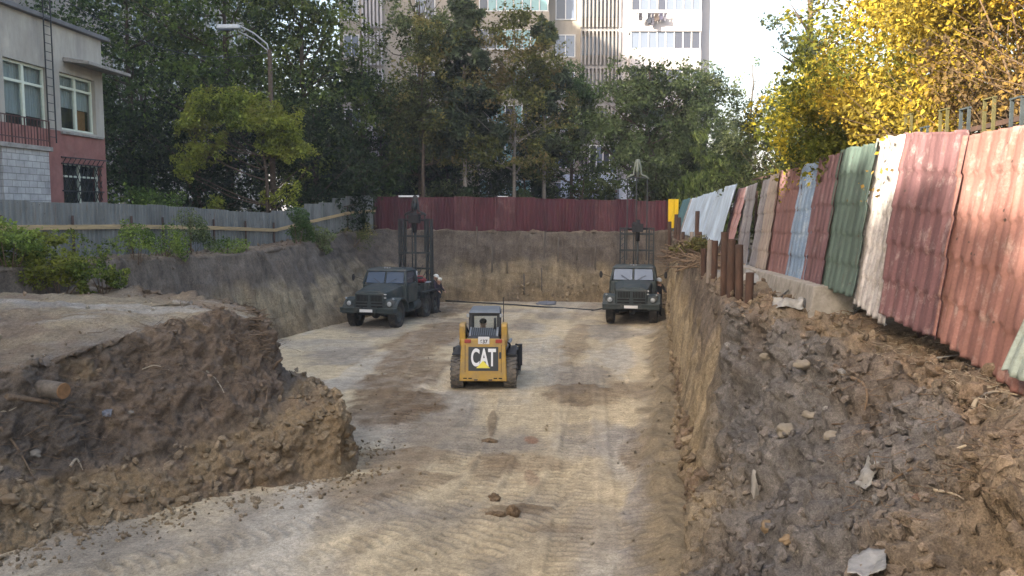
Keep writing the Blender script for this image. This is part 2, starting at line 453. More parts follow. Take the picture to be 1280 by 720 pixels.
spoil = lerp(C_RUBBLE, C_HUMUS * 1.05, sstep(-0.1, 0.45, nz + .5 * nf) * .55)
spoil = lerp(spoil, (0.20, 0.182, 0.165), sstep(0.18, 0.5, nf) * 0.5)
ochre_near = sstep(0.5, 0.1, H + nz * 0.35) * sstep(8.5, 12.0, Y)
spoil = lerp(spoil, C_TAN, ochre_near)
sandy = sstep(6.5, 4.2, Y + nz * 1.6) * sstep(0.55, 0.8, H + nf * 0.1)
spoil = lerp(spoil, (0.24, 0.18, 0.12), sandy * .85)
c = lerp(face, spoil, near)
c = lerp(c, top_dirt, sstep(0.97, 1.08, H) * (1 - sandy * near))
gr = sstep(3.0, 4.5, tt)
c = lerp(c, (0.075, 0.07, 0.045), gr)
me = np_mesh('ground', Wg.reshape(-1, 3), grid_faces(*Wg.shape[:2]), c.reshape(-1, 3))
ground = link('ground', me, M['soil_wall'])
ground['kind'] = 'structure'; ground['label'] = 'dug earth walls of the pit and the ground round it'
Wcol = c

# --- pit floor
NY, NX = 820, 640
ys = np.concatenate([np.linspace(-40, 9, 30, endpoint=False), 9 + (49 - 9) * (np.linspace(0, 1, NY - 30) ** 1.75)])
xs = np.linspace(-1, 1, NX)
Yf = np.repeat(ys[:, None], NX, 1)
lo = np.minimum(-14.5, 0 * Yf - 14.5); hi = 3.2 + 0.16 * np.maximum(Yf, 8)
Xf = lo + (hi - lo) * (xs[None, :] * 0.5 + 0.5)
Zf = 0.03 * 0 * Xf + 3.2 * sstep(8.5, 0.5, Yf)
Pf = np.stack([Xf, Yf, 0 * Xf], -1)
Zf = Zf + fbm(Pf, 0.35, 3, 51) * 0.07 + fbm(Pf, 1.6, 4, 52) * 0.035
Cf = lerp(C_FLOOR, (0.31, 0.265, 0.205), sstep(-0.2, 0.35, fbm(Pf, 0.5, 5, 53)))
Cf = lerp(Cf, (0.46, 0.41, 0.33), sstep(0.0, 0.5, fbm(Pf * np.array((1, .35, 1)), 0.8, 5, 54)) * 0.8)
ax_ = R(9.5); Sx = np.stack([(Xf * math.cos(ax_) - Yf * math.sin(ax_)), (Xf * math.sin(ax_) + Yf * math.cos(ax_)) * .07, 0 * Xf], -1)
ln_ = fbm(Sx, 1.5, 4, 57); Cf = Cf * (1 + .26 * ln_ * sstep(9, 12, Yf))[..., None]; Zf = Zf + .02 * ln_
Cf = lerp(Cf, (0.27, 0.205, 0.14), sstep(.12, .4, fbm(Sx + 9, 0.9, 5, 58)) * .35)
def spot(px, py, rx, ry, rot, col, s, h=0.0, soft=0.35, sc=1.0):
    global Cf, Zf
    c0 = fl(px, py); dx, dy = Xf - c0.x, Yf - c0.y; a = R(rot)
    u = (dx * math.cos(a) + dy * math.sin(a)) / rx; v = (-dx * math.sin(a) + dy * math.cos(a)) / ry
    r = np.sqrt(u * u + v * v) + fbm(Pf, 1.1 * sc, 5, int(px + py)) * 0.55
    m = sstep(1.0 + soft / 2, 1.0 - soft / 2, r) * s
    m = m * (0.72 + 0.4 * fbm(Pf, 2.6, 3, int(px)))
    Cf = lerp(Cf, col, np.clip(m, 0, 1)); Zf = Zf + m * (h + 0.5 * h * fbm(Pf, 3.0, 3, 77))
spot(490, 512, 1.15, 2.2, -6, C_DAMP * 1.3, 1.1, 0.05)
spot(508, 470, 1.1, 3.6, -8, C_DAMP * 1.5, 1.0, 0.04)
spot(528, 425, 1.2, 6.0, -8, C_DAMP * 1.7, .95, 0.03)
spot(555, 388, 1.6, 3.0, -10, C_DAMP * 1.4, 0.95, 0.03)
spot(735, 495, 0.95, 1.6, 8, C_DAMP * 1.35, 0.95, 0.06)
spot(790, 490, 0.7, 1.2, 8, C_DAMP * 1.5, 0.8, 0.05)
spot(715, 430, 0.55, 5.5, -9, C_DAMP * 1.6, 0.7, 0.03)
spot(800, 560, 0.45, 1.8, -8, C_DAMP * 1.45, 0.85, 0.05)
spot(760, 545, 1.0, 1.4, 0, (0.25, 0.225, 0.20), 0.7)
spot(615, 580, 0.42, 1.0, 0, C_DAMP * 1.45, 0.85, 0.05)
spot(650, 580, 0.7, 0.7, 0, C_DAMP * 1.7, 0.6, 0.02)
spot(615, 530, 0.10, 1.3, 0, C_DAMP * 1.2, 0.9, 0.05)
spot(663, 550, 0.15, 0.3, 10, (0.27, 0.14, 0.085), 0.9, 0.01)
spot(665, 600, 0.12, 0.5, 6, (0.27, 0.17, 0.11), 0.8, 0.01)
spot(500, 575, 1.0, 0.8, 0, C_DAMP * 1.5, 0.75, 0.05)
spot(465, 610, 1.2, 0.8, 30, C_DAMP * 1.5, 0.7, 0.05)
spot(640, 640, 0.6, 0.22, 5, C_DAMP * 1.4, 0.9, 0.05)
spot(700, 660, 0.6, 0.2, 0, C_DAMP * 1.6, 0.6, 0.0)
spot(760, 660, 0.5, 1.2, 0, (0.30, 0.26, 0.21), 0.7)
spot(830, 640, 0.55, 3.0, -12, C_RUBBLE * 1.7, 0.85, 0.10)
spot(845, 520, 0.5, 5, -13, C_TAN * 0.8, 0.9, 0.14)
spot(838, 430, 0.5, 9, -12, C_TAN * 0.75, 0.9, 0.18)
spot(410, 430, 2.2, 1.4, 20, (0.44, 0.385, 0.30), 0.7)
spot(670, 450, 0.9, 6, -6, (0.43, 0.385, 0.31), 0.8)
spot(775, 450, 0.45, 3.5, -8, (0.47, 0.42, 0.34), 0.9)
spot(440, 468, 0.45, 3.5, -4, (0.46, 0.41, 0.33), 0.8)
def track(pts, width=0.36, pitch=0.21, amp=0.014, sink=0.02, tint=0.80):
    """a cleated tyre track pressed into the clay"""
    global Zf, Cf
    Q = np.array([tuple(fl(*p))[:2] for p in pts]); Q = np.array([(a, b, 0) for a, b in Q])
    _, C = catmull(Q, 0); C = C[::8, :2]
    T = np.gradient(C, axis=0); T /= np.linalg.norm(T, axis=1, keepdims=True)
    S = np.concatenate([[0], np.cumsum(np.linalg.norm(np.diff(C, axis=0), axis=1))])
    sel = np.nonzero((Yf > C[:, 1].min() - 1) & (Yf < C[:, 1].max() + 1) & (Xf > C[:, 0].min() - 1) & (Xf < C[:, 0].max() + 1))
    q = np.stack([Xf[sel], Yf[sel]], 1)
    best = np.full(len(q), 1e9); idx = np.zeros(len(q), int)
    for i in range(len(C)):
        d = ((q - C[i]) ** 2).sum(1); b = d < best; best[b] = d[b]; idx[b] = i
    dv = q - C[idx]; off = dv[:, 0] * T[idx, 1] - dv[:, 1] * T[idx, 0]; s = S[idx] + (dv * T[idx]).sum(1)
    e = np.sqrt(best); w = sstep(width + 0.05, width - 0.05, e) * (0.5 + 0.5 * sstep(-0.5, 0.1, fbm(Pf[sel], 0.7, 3, 61)))
    cle = np.sin(2 * math.pi * s / pitch + 2.2 * np.abs(off) / width)
    Zf[sel] += w * (-sink + amp * np.clip(cle * 1.6, -1, 1)) + 0.010 * np.exp(-((e - width - 0.06) / 0.06) ** 2)
    k = 1 - (1 - tint) * w * (0.45 - 0.55 * cle)
    Cf[sel] *= k[:, None]
track([(20, 745), (230, 690), (430, 645), (545, 600), (595, 540), (607, 495)], 0.30)
track([(150, 760), (380, 700), (520, 655), (605, 600), (640, 500)], 0.30)
track([(330, 760), (490, 705), (600, 655), (660, 585), (682, 480), (690, 425)], 0.28)
track([(470, 760), (600, 695), (700, 605), (728, 490), (722, 430)], 0.28)
track([(705, 760), (718, 650), (722, 560), (715, 470)], 0.33, 0.18, 0.012)
track([(800, 760), (798, 650), (782, 560), (768, 470)], 0.33, 0.18, 0.012)
track([(555, 470), (520, 520), (480, 560), (440, 600)], 0.3)
track([(430, 520), (480, 470), (530, 420), (560, 385)], 0.3, 0.24, 0.010)
track([(485, 530), (520, 470), (548, 415), (566, 380)], 0.3, 0.24, 0.010)
edge = np.minimum(np.abs(Xf - (2.3 + (Yf - 11.4) * 0.172)), 9)
Zf += 0.28 * np.exp(-(edge / 0.5) ** 2) * (0.6 + 0.5 * fbm(Pf, 1.8, 4, 71)) * sstep(9, 11, Yf)
Cf = np.where((edge < 0.9)[..., None], lerp(Cf, C_TAN * 0.72, sstep(0.95, 0.2, edge + 0.5 * fbm(Pf, 1.5, 4, 72))), Cf)
Pf[..., 2] = Zf
me = np_mesh('pit_floor', Pf.reshape(-1, 3), grid_faces(NY, NX), Cf.reshape(-1, 3))
pit_floor = link('pit_floor', me, M['soil_floor']); pit_floor['kind'] = 'structure'; pit_floor['label'] = 'pale clay floor of the pit with tyre tracks'

# --- left mound: toe T, bench edge E, cliff foot F, plateau edge P, skeleton C
T_k = [(-9.3, 4.8, 0), (-8.3, 10.0, 0), (-7.0, 11.75, 0), (-6.4, 12.75, 0), (-5.55, 13.55, 0), (-4.65, 14.5, 0), (-3.7, 15.2, 0), (-3.08, 15.8, 0), (-3.2, 17.6, 0), (-4.3, 20.1, 0), (-6.5, 22.6, 0), (-11, 25.4, 0), (-17, 27.2, 0)]
E_k = [(-10.1, 5.3, .55), (-9.0, 10.7, .45), (-7.6, 12.5, .42), (-6.9, 13.4, .35), (-5.9, 14.1, .42), (-4.75, 14.95, .6), (-3.72, 15.8, 1.12), (-3.2, 15.95, 1.16), (-3.75, 17.7, 1.2), (-4.9, 19.6, 1.1), (-6.8, 22, .8), (-11, 24.9, .7), (-17, 26.7, .7)]
F_k = [(-10.8, 5.6, .95), (-9.5, 11.3, .9), (-7.85, 13.0, .87), (-7.1, 13.9, .68), (-6.1, 14.7, .78), (-5.0, 15.6, .95), (-4.62, 16.6, 1.16), (-4.68, 17.3, 1.3), (-4.8, 18.4, 1.35), (-5.45, 19.5, 1.3), (-7, 21.8, 1.2), (-11, 24.6, 1.2), (-17, 26.3, 1.3)]
P_k = [(-11.6, 6, 2.3), (-10.2, 12, 2.4), (-8.3, 13.7, 2.42), (-7.45, 14.7, 2.65), (-6.6, 16.0, 2.83), (-5.6, 17.3, 2.93), (-5.17, 17.8, 2.72), (-5.2, 18.3, 2.68), (-5.35, 19.0, 2.7), (-5.9, 19.7, 2.8), (-7.7, 21.3, 2.9), (-11, 23.8, 2.95), (-17, 25.3, 2.95)]
C_k = [(-20, 17, 2.85), (-17, 17.4, 2.88), (-13, 17.8, 2.9), (-11, 18, 2.92), (-9.5, 18.3, 2.97), (-8.2, 18.5, 3.0), (-7.4, 18.65, 3.0), (-7.2, 18.7, 2.98), (-7.4, 18.65, 3.0), (-8.2, 18.5, 3.0), (-11, 18, 2.92), (-15, 17.6, 2.9), (-20, 17, 2.85)]
rows = [np.array(T_k, float) + np.array((0, 0, -.15)), np.array(E_k, float), np.array(F_k, float), np.array(P_k, float), np.array(C_k, float)]
Bg, Bt = subdivide(loft_rows(rows, 900, 1), [34, 26, 70, 60])
Bn = grid_normals(Bg)
Bn = np.where(Bn[..., 2:3] < -0.2, -Bn, Bn)
Bn *= np.where((Bn * np.stack([Bg[..., 0] + 9.5, Bg[..., 1] - 19, 0 * Bg[..., 0] + 3], -1)).sum(-1, keepdims=True) < 0, -1, 1)
tb = Bt[:, None] + 0 * Bg[..., 0]
cliff = sstep(1.9, 2.15, tb) * (1 - sstep(2.95, 3.2, tb)); talus = sstep(0.05, 0.4, tb) * (1 - sstep(1.8, 2.1, tb)); topm = sstep(3.0, 3.2, tb)
d = cliff * (fbm(Bg, 0.8, 6, 81, 0.6) * 0.55 + np.abs(fbm(Bg, 2.6, 4, 82)) * 0.28 + np.abs(fbm(Bg, 8, 3, 87)) * .08 - 0.14) + talus * (fbm(Bg, 1.1, 5, 83, 0.6) * 0.30 + np.abs(fbm(Bg, 3.2, 4, 84, 0.6)) * 0.24 - 0.14) + topm * (fbm(Bg, 0.6, 5, 85) * 0.30 - sstep(3.45, 3.0, tb) * .16 + fbm(Bg, 3, 4, 86) * 0.04)
Bg = Bg + Bn * d[..., None]
n1 = fbm(Bg, 0.6, 5, 91); n2 = fbm(Bg, 2.2, 5, 92)
c_t = lerp(C_OCHRE, C_HUMUS * 1.5, sstep(-0.05, 0.45, n1 + 0.3 * n2) * 0.85)
c_t = lerp(c_t, C_SAND * 0.75, sstep(0.1, 0.5, n2) * 0.5); c_t = lerp(c_t, C_HUMUS * 1.4, sstep(-.1, .5, fbm(Bg, 1.2, 4, 97)) * .6)
c_c = lerp(C_HUMUS * 1.45, C_DARK * 1.25, sstep(-0.2, 0.4, n1)); c_c = lerp(c_c, C_OCHRE * 0.8, sstep(0.25, 0.6, n2) * 0.7)
c_p = lerp(C_SAND * 0.72, C_GREY * 0.85, sstep(0.0, 0.35, fbm(Bg * np.array((.5, 1.6, 1)), 0.55, 5, 93))); c_p = lerp(c_p, C_HUMUS * 1.7, sstep(-0.1, 0.4, n1 + .4 * n2) * .85)
c_p = lerp(c_p, (0.40, 0.37, 0.32), sstep(0.26, 0.4, fbm(Bg * np.array((.35, 2.0, 1)), 0.7, 5, 94)) * 0.6)
tn = tb + n1 * 0.25 + n2 * 0.12
cb = lerp(c_t, c_c, sstep(1.75, 2.15, tn)); cb = lerp(cb, c_p, sstep(2.85, 3.35, tn))
me = np_mesh('dirt_mound', Bg.reshape(-1, 3), grid_faces(*Bg.shape[:2]), cb.reshape(-1, 3))
mound = link('dirt_mound', me, M['soil']); mound['kind'] = 'structure'; mound['label'] = 'undug block of dark earth with a sandy top and a bench of ochre clods'

# --- where a line of sight meets the earth
def bvh_of(P, st):
    Q = P[::st[0], ::st[1]]; return BVHTree.FromPolygons([tuple(p) for p in Q.reshape(-1, 3)], [tuple(f) for f in grid_faces(*Q.shape[:2])])
_bv = [bvh_of(Wg, (2, 3)), bvh_of(Pf, (3, 3)), bvh_of(Bg, (2, 3))]
def cast(o, dr):
    best = None
    for b in _bv:
        h = b.ray_cast(Vector(o), Vector(dr).normalized())
        if h[0] is not None and (best is None or h[3] < best[3]): best = h
    return best
def hit(px, py):
    h = cast((0, 0, CAM_Z), ray(px, py)); return h[0] if h else at(px, py, 30)
def drop(x, y, top=20):
    h = cast((x, y, top), (0, 0, -1)); return h[0].z if h else 3.5

# --- loose clods: one uncountable scatter per kind of earth
def clod_proto(seed, sub=1):
    bm = bmesh.new(); bmesh.ops.create_icosphere(bm, subdivisions=sub, radius=1.0)
    V = np.array([v.co[:] for v in bm.verts]); F = np.array([[v.index for v in f.verts] for f in bm.faces]); bm.free()
    V = V * (1 + 0.9 * fbm(V, 1.7, 3, seed)[:, None]) * np.array((1.0, 0.85, 0.62)); return V, F
def scatter_clods(name, P, col, mask, n, smin, smax, power, label, seed=1, tint=(1, 1, 1), mat='soil', sub=1, sink=0.25):
    r = np.random.default_rng(seed)
    du = np.linalg.norm(np.diff(P, axis=1, append=P[:, -1:]), axis=-1); dv = np.linalg.norm(np.diff(P, axis=0, append=P[-1:]), axis=-1)
    dist = np.linalg.norm(P - np.array((0, 0, 5.0)), axis=-1)
    w = (mask * du * dv / np.maximum(dist, 4) ** 1.2).ravel(); w = np.maximum(w, 0); w /= w.sum()
    idx = r.choice(len(w), n, p=w)
    pos = P.reshape(-1, 3)[idx] + r.normal(0, 0.02, (n, 3)); cc = col.reshape(-1, 3)[idx] * np.array(tint)
    siz = smin + (smax - smin) * r.random(n) ** power
    protos = [clod_proto(seed * 10 + k, sub) for k in range(6)]
    Vs, Fs, Cs, off = [], [], [], 0
    for i in range(n):
        V, F = protos[i % 6]
        q = r.normal(size=4); q /= np.linalg.norm(q); a, b, c2, d2 = q
        Rm = np.array([[1 - 2 * (c2 * c2 + d2 * d2), 2 * (b * c2 - a * d2), 2 * (b * d2 + a * c2)], [2 * (b * c2 + a * d2), 1 - 2 * (b * b + d2 * d2), 2 * (c2 * d2 - a * b)], [2 * (b * d2 - a * c2), 2 * (c2 * d2 + a * b), 1 - 2 * (b * b + c2 * c2)]])
        Vs.append(V @ Rm.T * siz[i] + pos[i] + np.array((0, 0, siz[i] * sink))); Fs.append(F + off); off += len(V)
        Cs.append(np.repeat((cc[i] * (0.8 + 0.45 * r.random()))[None], len(V), 0))
    me = np_mesh(name, np.concatenate(Vs), np.concatenate(Fs), np.concatenate(Cs), False)
    o = link(name, me, M[mat]); o['kind'] = 'stuff'; o['label'] = label; return o
scatter_clods('clods', Bg, cb * 1.05, topm * (0.2 + sstep(0, .4, n1)), 900, 0.008, 0.06, 3.5, 'crumbs lying on the sandy top of the mound', 17)
far_ok = (Wg[..., 1] > 2) * (Wg[..., 1] < 47)
patch = sstep(-0.1, 0.35, fbm(Wg, 0.9, 3, 101))
scatter_clods('rubble', Wg, Wcol, near * facemask * far_ok * (0.25 + patch), 12000, 0.006, 0.065, 3.8, 'loose grey rubble on the spoil slope below the patchwork fence', 3, (1.08, 1.06, 1.04), sub=1)
pale = np.full(Wcol.shape, 0.21) * np.array((1, 0.97, 0.93))
px_ = (Wg[..., 0] / np.maximum(Wg[..., 1], 1)) * F_PX + 640
band = np.exp(-((px_ - 1020) / 70) ** 2) * (H > 0.25) * (H < 0.95)
scatter_clods('rubble', Wg, pale, near * facemask * far_ok * band * patch, 260, 0.015, 0.07, 2.2, 'pale broken mortar and brick bits in a band down the spoil slope', 4)
scatter_clods('clods', Wg, lerp(C_TAN * 0.85, C_HUMUS * 1.6, sstep(-.2, .4, nz)), (1 - near) * (tt > 1) * (tt < 1.25) * far_ok * (X > 0), 1500, 0.03, 0.13, 2.5, 'fallen clods along the foot of the cut right wall', 5)
scatter_clods('clods', Bg, lerp(cb, C_SAND * 0.75, 0.35 + 0 * tb), talus * (0.3 + sstep(-.2, .4, n2)), 4500, 0.010, 0.11, 3.4, 'ochre clods lying on the bench round the dark mound', 6, (1, 1, 1), 'soil', 1)
scatter_clods('clods', Bg, cb * 1.25, cliff + 0.05 * topm, 900, 0.012, 0.07, 3, 'dark clods stuck in the face of the mound', 7)
toe = np.min([np.abs(np.hypot(Xf - a_, Yf - b_)) for a_, b_ in [(-7.2, 11.9), (-6.5, 12.8), (-5.6, 13.4), (-4.6, 14.2), (-3.6, 14.9), (-2.9, 15.7), (-3.0, 17.4)]], axis=0)
scatter_clods('clods', Pf, lerp(Cf * .75, C_OCHRE + 0 * Cf, .5 + 0 * Xf), np.exp(-(toe / .5) ** 2) * (Yf > 10), 1500, 0.008, 0.055, 3.4, 'crumbled earth spilt along the foot of the dark mound', 12)
fm = np.clip(C_FLOOR[0] - Cf[..., 0], 0, 0.3) * (Yf > 10) * (Yf < 46) * (Xf < 2.3 + (Yf - 11.4) * .172) * (Xf > -9)
scatter_clods('clods', Pf, Cf * 0.9, fm + 0.004 * (Yf > 10) * (Xf < 2.3), 1300, 0.006, 0.045, 4.0, 'crumbs of damp earth strewn over the pit floor', 8)
rimm = ((tt > 1.9) & (tt < 3.0)) * far_ok * (Wg[..., 1] > 6)
scatter_clods('clods', Wg, Wcol * 1.1, rimm * 1.0, 1800, 0.02, 0.10, 2.6, 'clods along the rim of the pit', 9)
# ------------------------------------------------------------------ left kindergarten-like building
M['render_wall'] = mat_plain('weathered_render', (0.37, 0.345, 0.30), 0.95, 0, 0.25, 1.3, 0.004, 0.2, (0.26, 0.245, 0.225), 0.42, (1, 1, 0.35))
M['red_wall'] = mat_plain('faded_red_plaster', (0.25, 0.115, 0.10), 0.95, 0, 0.25, 2, 0.004, 0.2, (0.30, 0.17, 0.145), 0.35)
M['brick_white'] = mat_brick('white_brick', (0.46, 0.46, 0.45), (0.36, 0.36, 0.36), (0.24, 0.235, 0.23), 0.42, 0.21)
M['brick_dim'] = mat_brick('grey_brick', (0.30, 0.295, 0.29), (0.24, 0.235, 0.23), (0.17, 0.165, 0.16), 0.42, 0.21)  # darker copy of the white brick, for the stair flank
M['frame_pale'] = mat_plain('pale_green_paint', (0.56, 0.60, 0.50), 0.6, 0, 0.12, 6)
M['curtain'] = mat_plain('grey_curtain', (0.42, 0.43, 0.42), 0.9, 0, 0.35, 3, 0, 0.1, None, 0.5, (6, 6, 0.2))
M['slate_roof'] = mat_plain('roof_sheet', (0.13, 0.13, 0.135), 0.8, 0, 0.3, 3)
M['interior'] = mat_plain('dark_interior', (0.03, 0.03, 0.032), 0.9)
M['orange_wood'] = mat_plain('orange_cupboard', (0.30, 0.13, 0.05), 0.7)
B0 = Vector((-16.53, 35.0, 0)); HD = math.atan2(0.06, -1)          # facade runs from the corner towards the viewer
b = thing('school_building', 'two-storey pale rendered building with red lower wall and an outside stair', 'building', (-16.53, 35.0, 3.4), math.atan(-0.06) )
# local: +x out of the facade (towards the pit), -y along the facade towards the viewer, z up from the ground
ZR = 8.35
def fb(px, py, x=0.0):
    """local facade coordinates of a pixel"""
    r = ray(px, py); a = math.atan(0.06)
    # plane: X = -16.53 - .06*(35-Y)  ->  k*rx = -18.63 + .06*k*ry
    k = -18.63 / (r.x - 0.06 * r.y); w = Vector((r.x * k, r.y * k, CAM_Z + r.z * k))
    return (-(35 - w.y) * math.sqrt(1 + .0036), w.z - 3.4)
y1a, zt1 = fb(3, 72); y1b, zb1 = fb(61, 140); y2a, zt2 = fb(74, 92); y2b, zb2 = fb(121, 167); y3a, zt3 = fb(78, 203); y3b, _ = fb(126, 210)
zb1 = 3.6; ztop = (zt1 + zt2) / 2
zb2 = fb(98, 165)[1]; zt2 = fb(98, 96)[1]; zt1 = zt2; zt3 = fb(98, 205)[1]; zb3 = 0.9; y2a -= .0
zsplit = fb(130, 172)[1]
def wall_with_holes(name, mat, ya, yb, za, zb, holes, x=0.0, th=0.35):
    ys_ = sorted({ya, yb, *[h[0] for h in holes], *[h[1] for h in holes]}); zs_ = sorted({za, zb, *[h[2] for h in holes], *[h[3] for h in holes]})
    m = MB()
    for i in range(len(ys_) - 1):
        for j in range(len(zs_) - 1):
            cy, cz = (ys_[i] + ys_[i + 1]) / 2, (zs_[j] + zs_[j + 1]) / 2
            if cy < ya or cy > yb or cz < za or cz > zb: continue
            if any(h[0] < cy < h[1] and h[2] < cz < h[3] for h in holes): continue
            v = [(x, ys_[i], zs_[j]), (x, ys_[i + 1], zs_[j]), (x, ys_[i + 1], zs_[j + 1]), (x, ys_[i], zs_[j + 1])]
            m.add(v, [(0, 1, 2, 3)])
    for h in holes:
        a, c, lo_, hi_ = h
        if hi_ <= za or lo_ >= zb: continue
        lo_, hi_ = max(lo_, za), min(hi_, zb)
        m.add([(x, a, lo_), (x - th, a, lo_), (x - th, a, hi_), (x, a, hi_)], [(3, 2, 1, 0)]); m.add([(x, c, lo_), (x - th, c, lo_), (x - th, c, hi_), (x, c, hi_)], [(0, 1, 2, 3)])
        m.add([(x, a, lo_), (x, c, lo_), (x - th, c, lo_), (x - th, a, lo_)], [(0, 1, 2, 3)]); m.add([(x, a, hi_), (x, c, hi_), (x - th, c, hi_), (x - th, a, hi_)], [(3, 2, 1, 0)])
    return m
H1 = [(y1a, y1b, zb1, zt1), (y2a, y2b, zb2, zt2), (y1a - 4.4, y1a - 1.6, zb2, zt2)]; H3 = [(y3a, y3b, zb3, zt3)]
mu = wall_with_holes('w', None, -20, 0, zsplit, ZR, H1)
mu.add([(0, 0, zsplit), (-12, 0, zsplit), (-12, 0, ZR), (0, 0, ZR)], [(0, 3, 2, 1)]); mu.add([(0, -20, zsplit), (-12, -20, zsplit), (-12, -20, ZR), (0, -20, ZR)], [(0, 1, 2, 3)]); mu.add([(-12, 0, 0), (-12, -20, 0), (-12, -20, ZR), (-12, 0, ZR)], [(0, 1, 2, 3)])
mu.build('upper_wall', M['render_wall'], b)
ml = wall_with_holes('w', None, -20, 0, -.4, zsplit, H3)
ml.add([(0, 0, -.4), (-12, 0, -.4), (-12, 0, zsplit), (0, 0, zsplit)], [(0, 3, 2, 1)])
ml.build('lower_wall', M['red_wall'], b)
MB().box(-12.3, .22, -20.3, .3, ZR, ZR + .16).build('roof', M['slate_roof'], b, .02)
MB().box(-.45, -.4, -19.9, -.05, 0, ZR - .05).build('interior', M['interior'], b)
def bwin(h, mull, transom, mat_f=M['frame_pale'], fw=.09, name='window', glass=True, curt=True):
    a, c, lo_, hi_ = h; f = MB(); x0, x1 = -.24, -.14
    f.box(x0, x1, a, a + fw, lo_, hi_); f.box(x0, x1, c - fw, c, lo_, hi_); f.box(x0, x1, a + fw, c - fw, lo_, lo_ + fw); f.box(x0, x1, a + fw, c - fw, hi_ - fw, hi_)
    for k in range(1, mull + 1):
        y = a + (c - a) * k / (mull + 1); f.box(x0 + .01, x1 + .012, y - fw * .75, y + fw * .75, lo_ + fw, hi_ - fw)
    if transom:
        z = lo_ + (hi_ - lo_) * transom; f.box(x0 + .005, x1 + .006, a + fw, c - fw, z - fw * .5, z + fw * .5)
    o = f.build(name, mat_f, b, .008)
    if curt:
        cm = MB(); n = 44
        for k in range(n):
            ya, yb = a + (c - a) * k / n, a + (c - a) * (k + 1) / n
            if 0.36 < (k / n) % .5 * 2 * .5 + .25 < .0: continue
            xa, xb = -.33 + .02 * math.sin(k * 1.9), -.33 + .02 * math.sin((k + 1) * 1.9)
            zl = lo_ + (hi_ - lo_) * .42
            cm.add([(xa, ya, zl), (xb, yb, zl), (xb, yb, hi_), (xa, ya, hi_)], [(0, 1, 2, 3)], True)
        cm.build('curtain', M['curtain'], o)
    g = MB(); g.box(-.2, -.19, a + .04, c - .04, lo_ + .04, hi_ - .04); g.build('pane', M['glass_thin'], o)
    return o
def mk_thin_glass():
    m, nt, p = nodes_of('window_glass')
    g = N(nt, 'ShaderNodeBsdfGlossy'); g.inputs['Roughness'].default_value = 0.03; t = N(nt, 'ShaderNodeBsdfTransparent'); t.inputs[0].default_value = (.86, .9, .9, 1)
    lw = N(nt, 'ShaderNodeLayerWeight'); lw.inputs[0].default_value = .5
    pw = N(nt, 'ShaderNodeMath', operation='POWER'); nt.links.new(lw.outputs['Facing'], pw.inputs[0]); pw.inputs[1].default_value = 3.0
    fr = N(nt, 'ShaderNodeMath', operation='MULTIPLY_ADD'); nt.links.new(pw.outputs[0], fr.inputs[0]); fr.inputs[1].default_value = .35; fr.inputs[2].default_value = .04
    mx = N(nt, 'ShaderNodeMixShader'); nt.links.new(fr.outputs[0], mx.inputs[0]); nt.links.new(t.outputs[0], mx.inputs[1]); nt.links.new(g.outputs[0], mx.inputs[2])
    nt.links.new(mx.outputs[0], nt.nodes['Material Output'].inputs['Surface']); return m
M['glass_thin'] = mk_thin_glass()
bwin(H1[0], 1, .78); w2 = bwin(H1[1], 1, .76); bwin(H1[2], 1, .76)
MB().box(-.39, -.30, y2b - 1.0, y2b - .3, zb2 + .1, zb2 + .85).build('cupboard', M['orange_wood'], w2)
MB().box(.0, .10, y2a - .1, y2b + .35, zb2 - .16, zb2 - .07).build('sill', M['concrete'], b, .01)
w3 = bwin(H3[0], 1, .8, M['frame_pale'], .07, 'barred_window', curt=False)
g = MB(); a, c_, lo_, hi_ = H3[0]
for k in range(-8, 16):
    for sg in (1, -1):
        p0 = [a + k * .3, lo_]; p1 = [a + k * .3 + sg * (hi_ - lo_) * .62, hi_]
        def clip(p, q):
            ya, za, yb, zb_ = *p, *q
            t0, t1 = 0., 1.; dy = yb - ya
            ta, tb_ = (a - ya) / dy, (c_ - ya) / dy; t0, t1 = max(t0, min(ta, tb_)), min(t1, max(ta, tb_))
            return None if t1 - t0 < .02 else ((ya + dy * t0, za + (zb_ - za) * t0), (ya + dy * t1, za + (zb_ - za) * t1))
        q = clip(p0, p1)
        if q: g.bar((.03, q[0][0], q[0][1]), (.03, q[1][0], q[1][1]), .022)
g.bar((.035, a - .1, hi_ - .03), (.035, c_ + .1, hi_ - .03), .04); g.bar((.035, a - .1, lo_ + 1.4), (.035, c_ + .1, lo_ + 1.4), .05); g.bar((.035, a - .1, hi_ + .2), (.3, c_ + .1, hi_ + .2), .04)
for k in range(9): g.bar((.03, a + (c_ - a) * k / 8, hi_), (.16, a + (c_ - a) * k / 8, hi_ + .2), .02)
g.build('window_grille', M['steel'], w3)
yc0, yc1 = fb(78, 70)[0], fb(128, 90)[0]
MB().hexa([(0, yc0, zt2 + .42), (1.0, yc0, zt2 + .30), (1.0, .4, zt2 + .30), (0, .5, zt2 + .42)], [(0, yc0, zt2 + .58), (1.0, yc0, zt2 + .42), (1.0, .4, zt2 + .42), (0, .5, zt2 + .58)]).build('canopy', M['concrete'], b, .015)
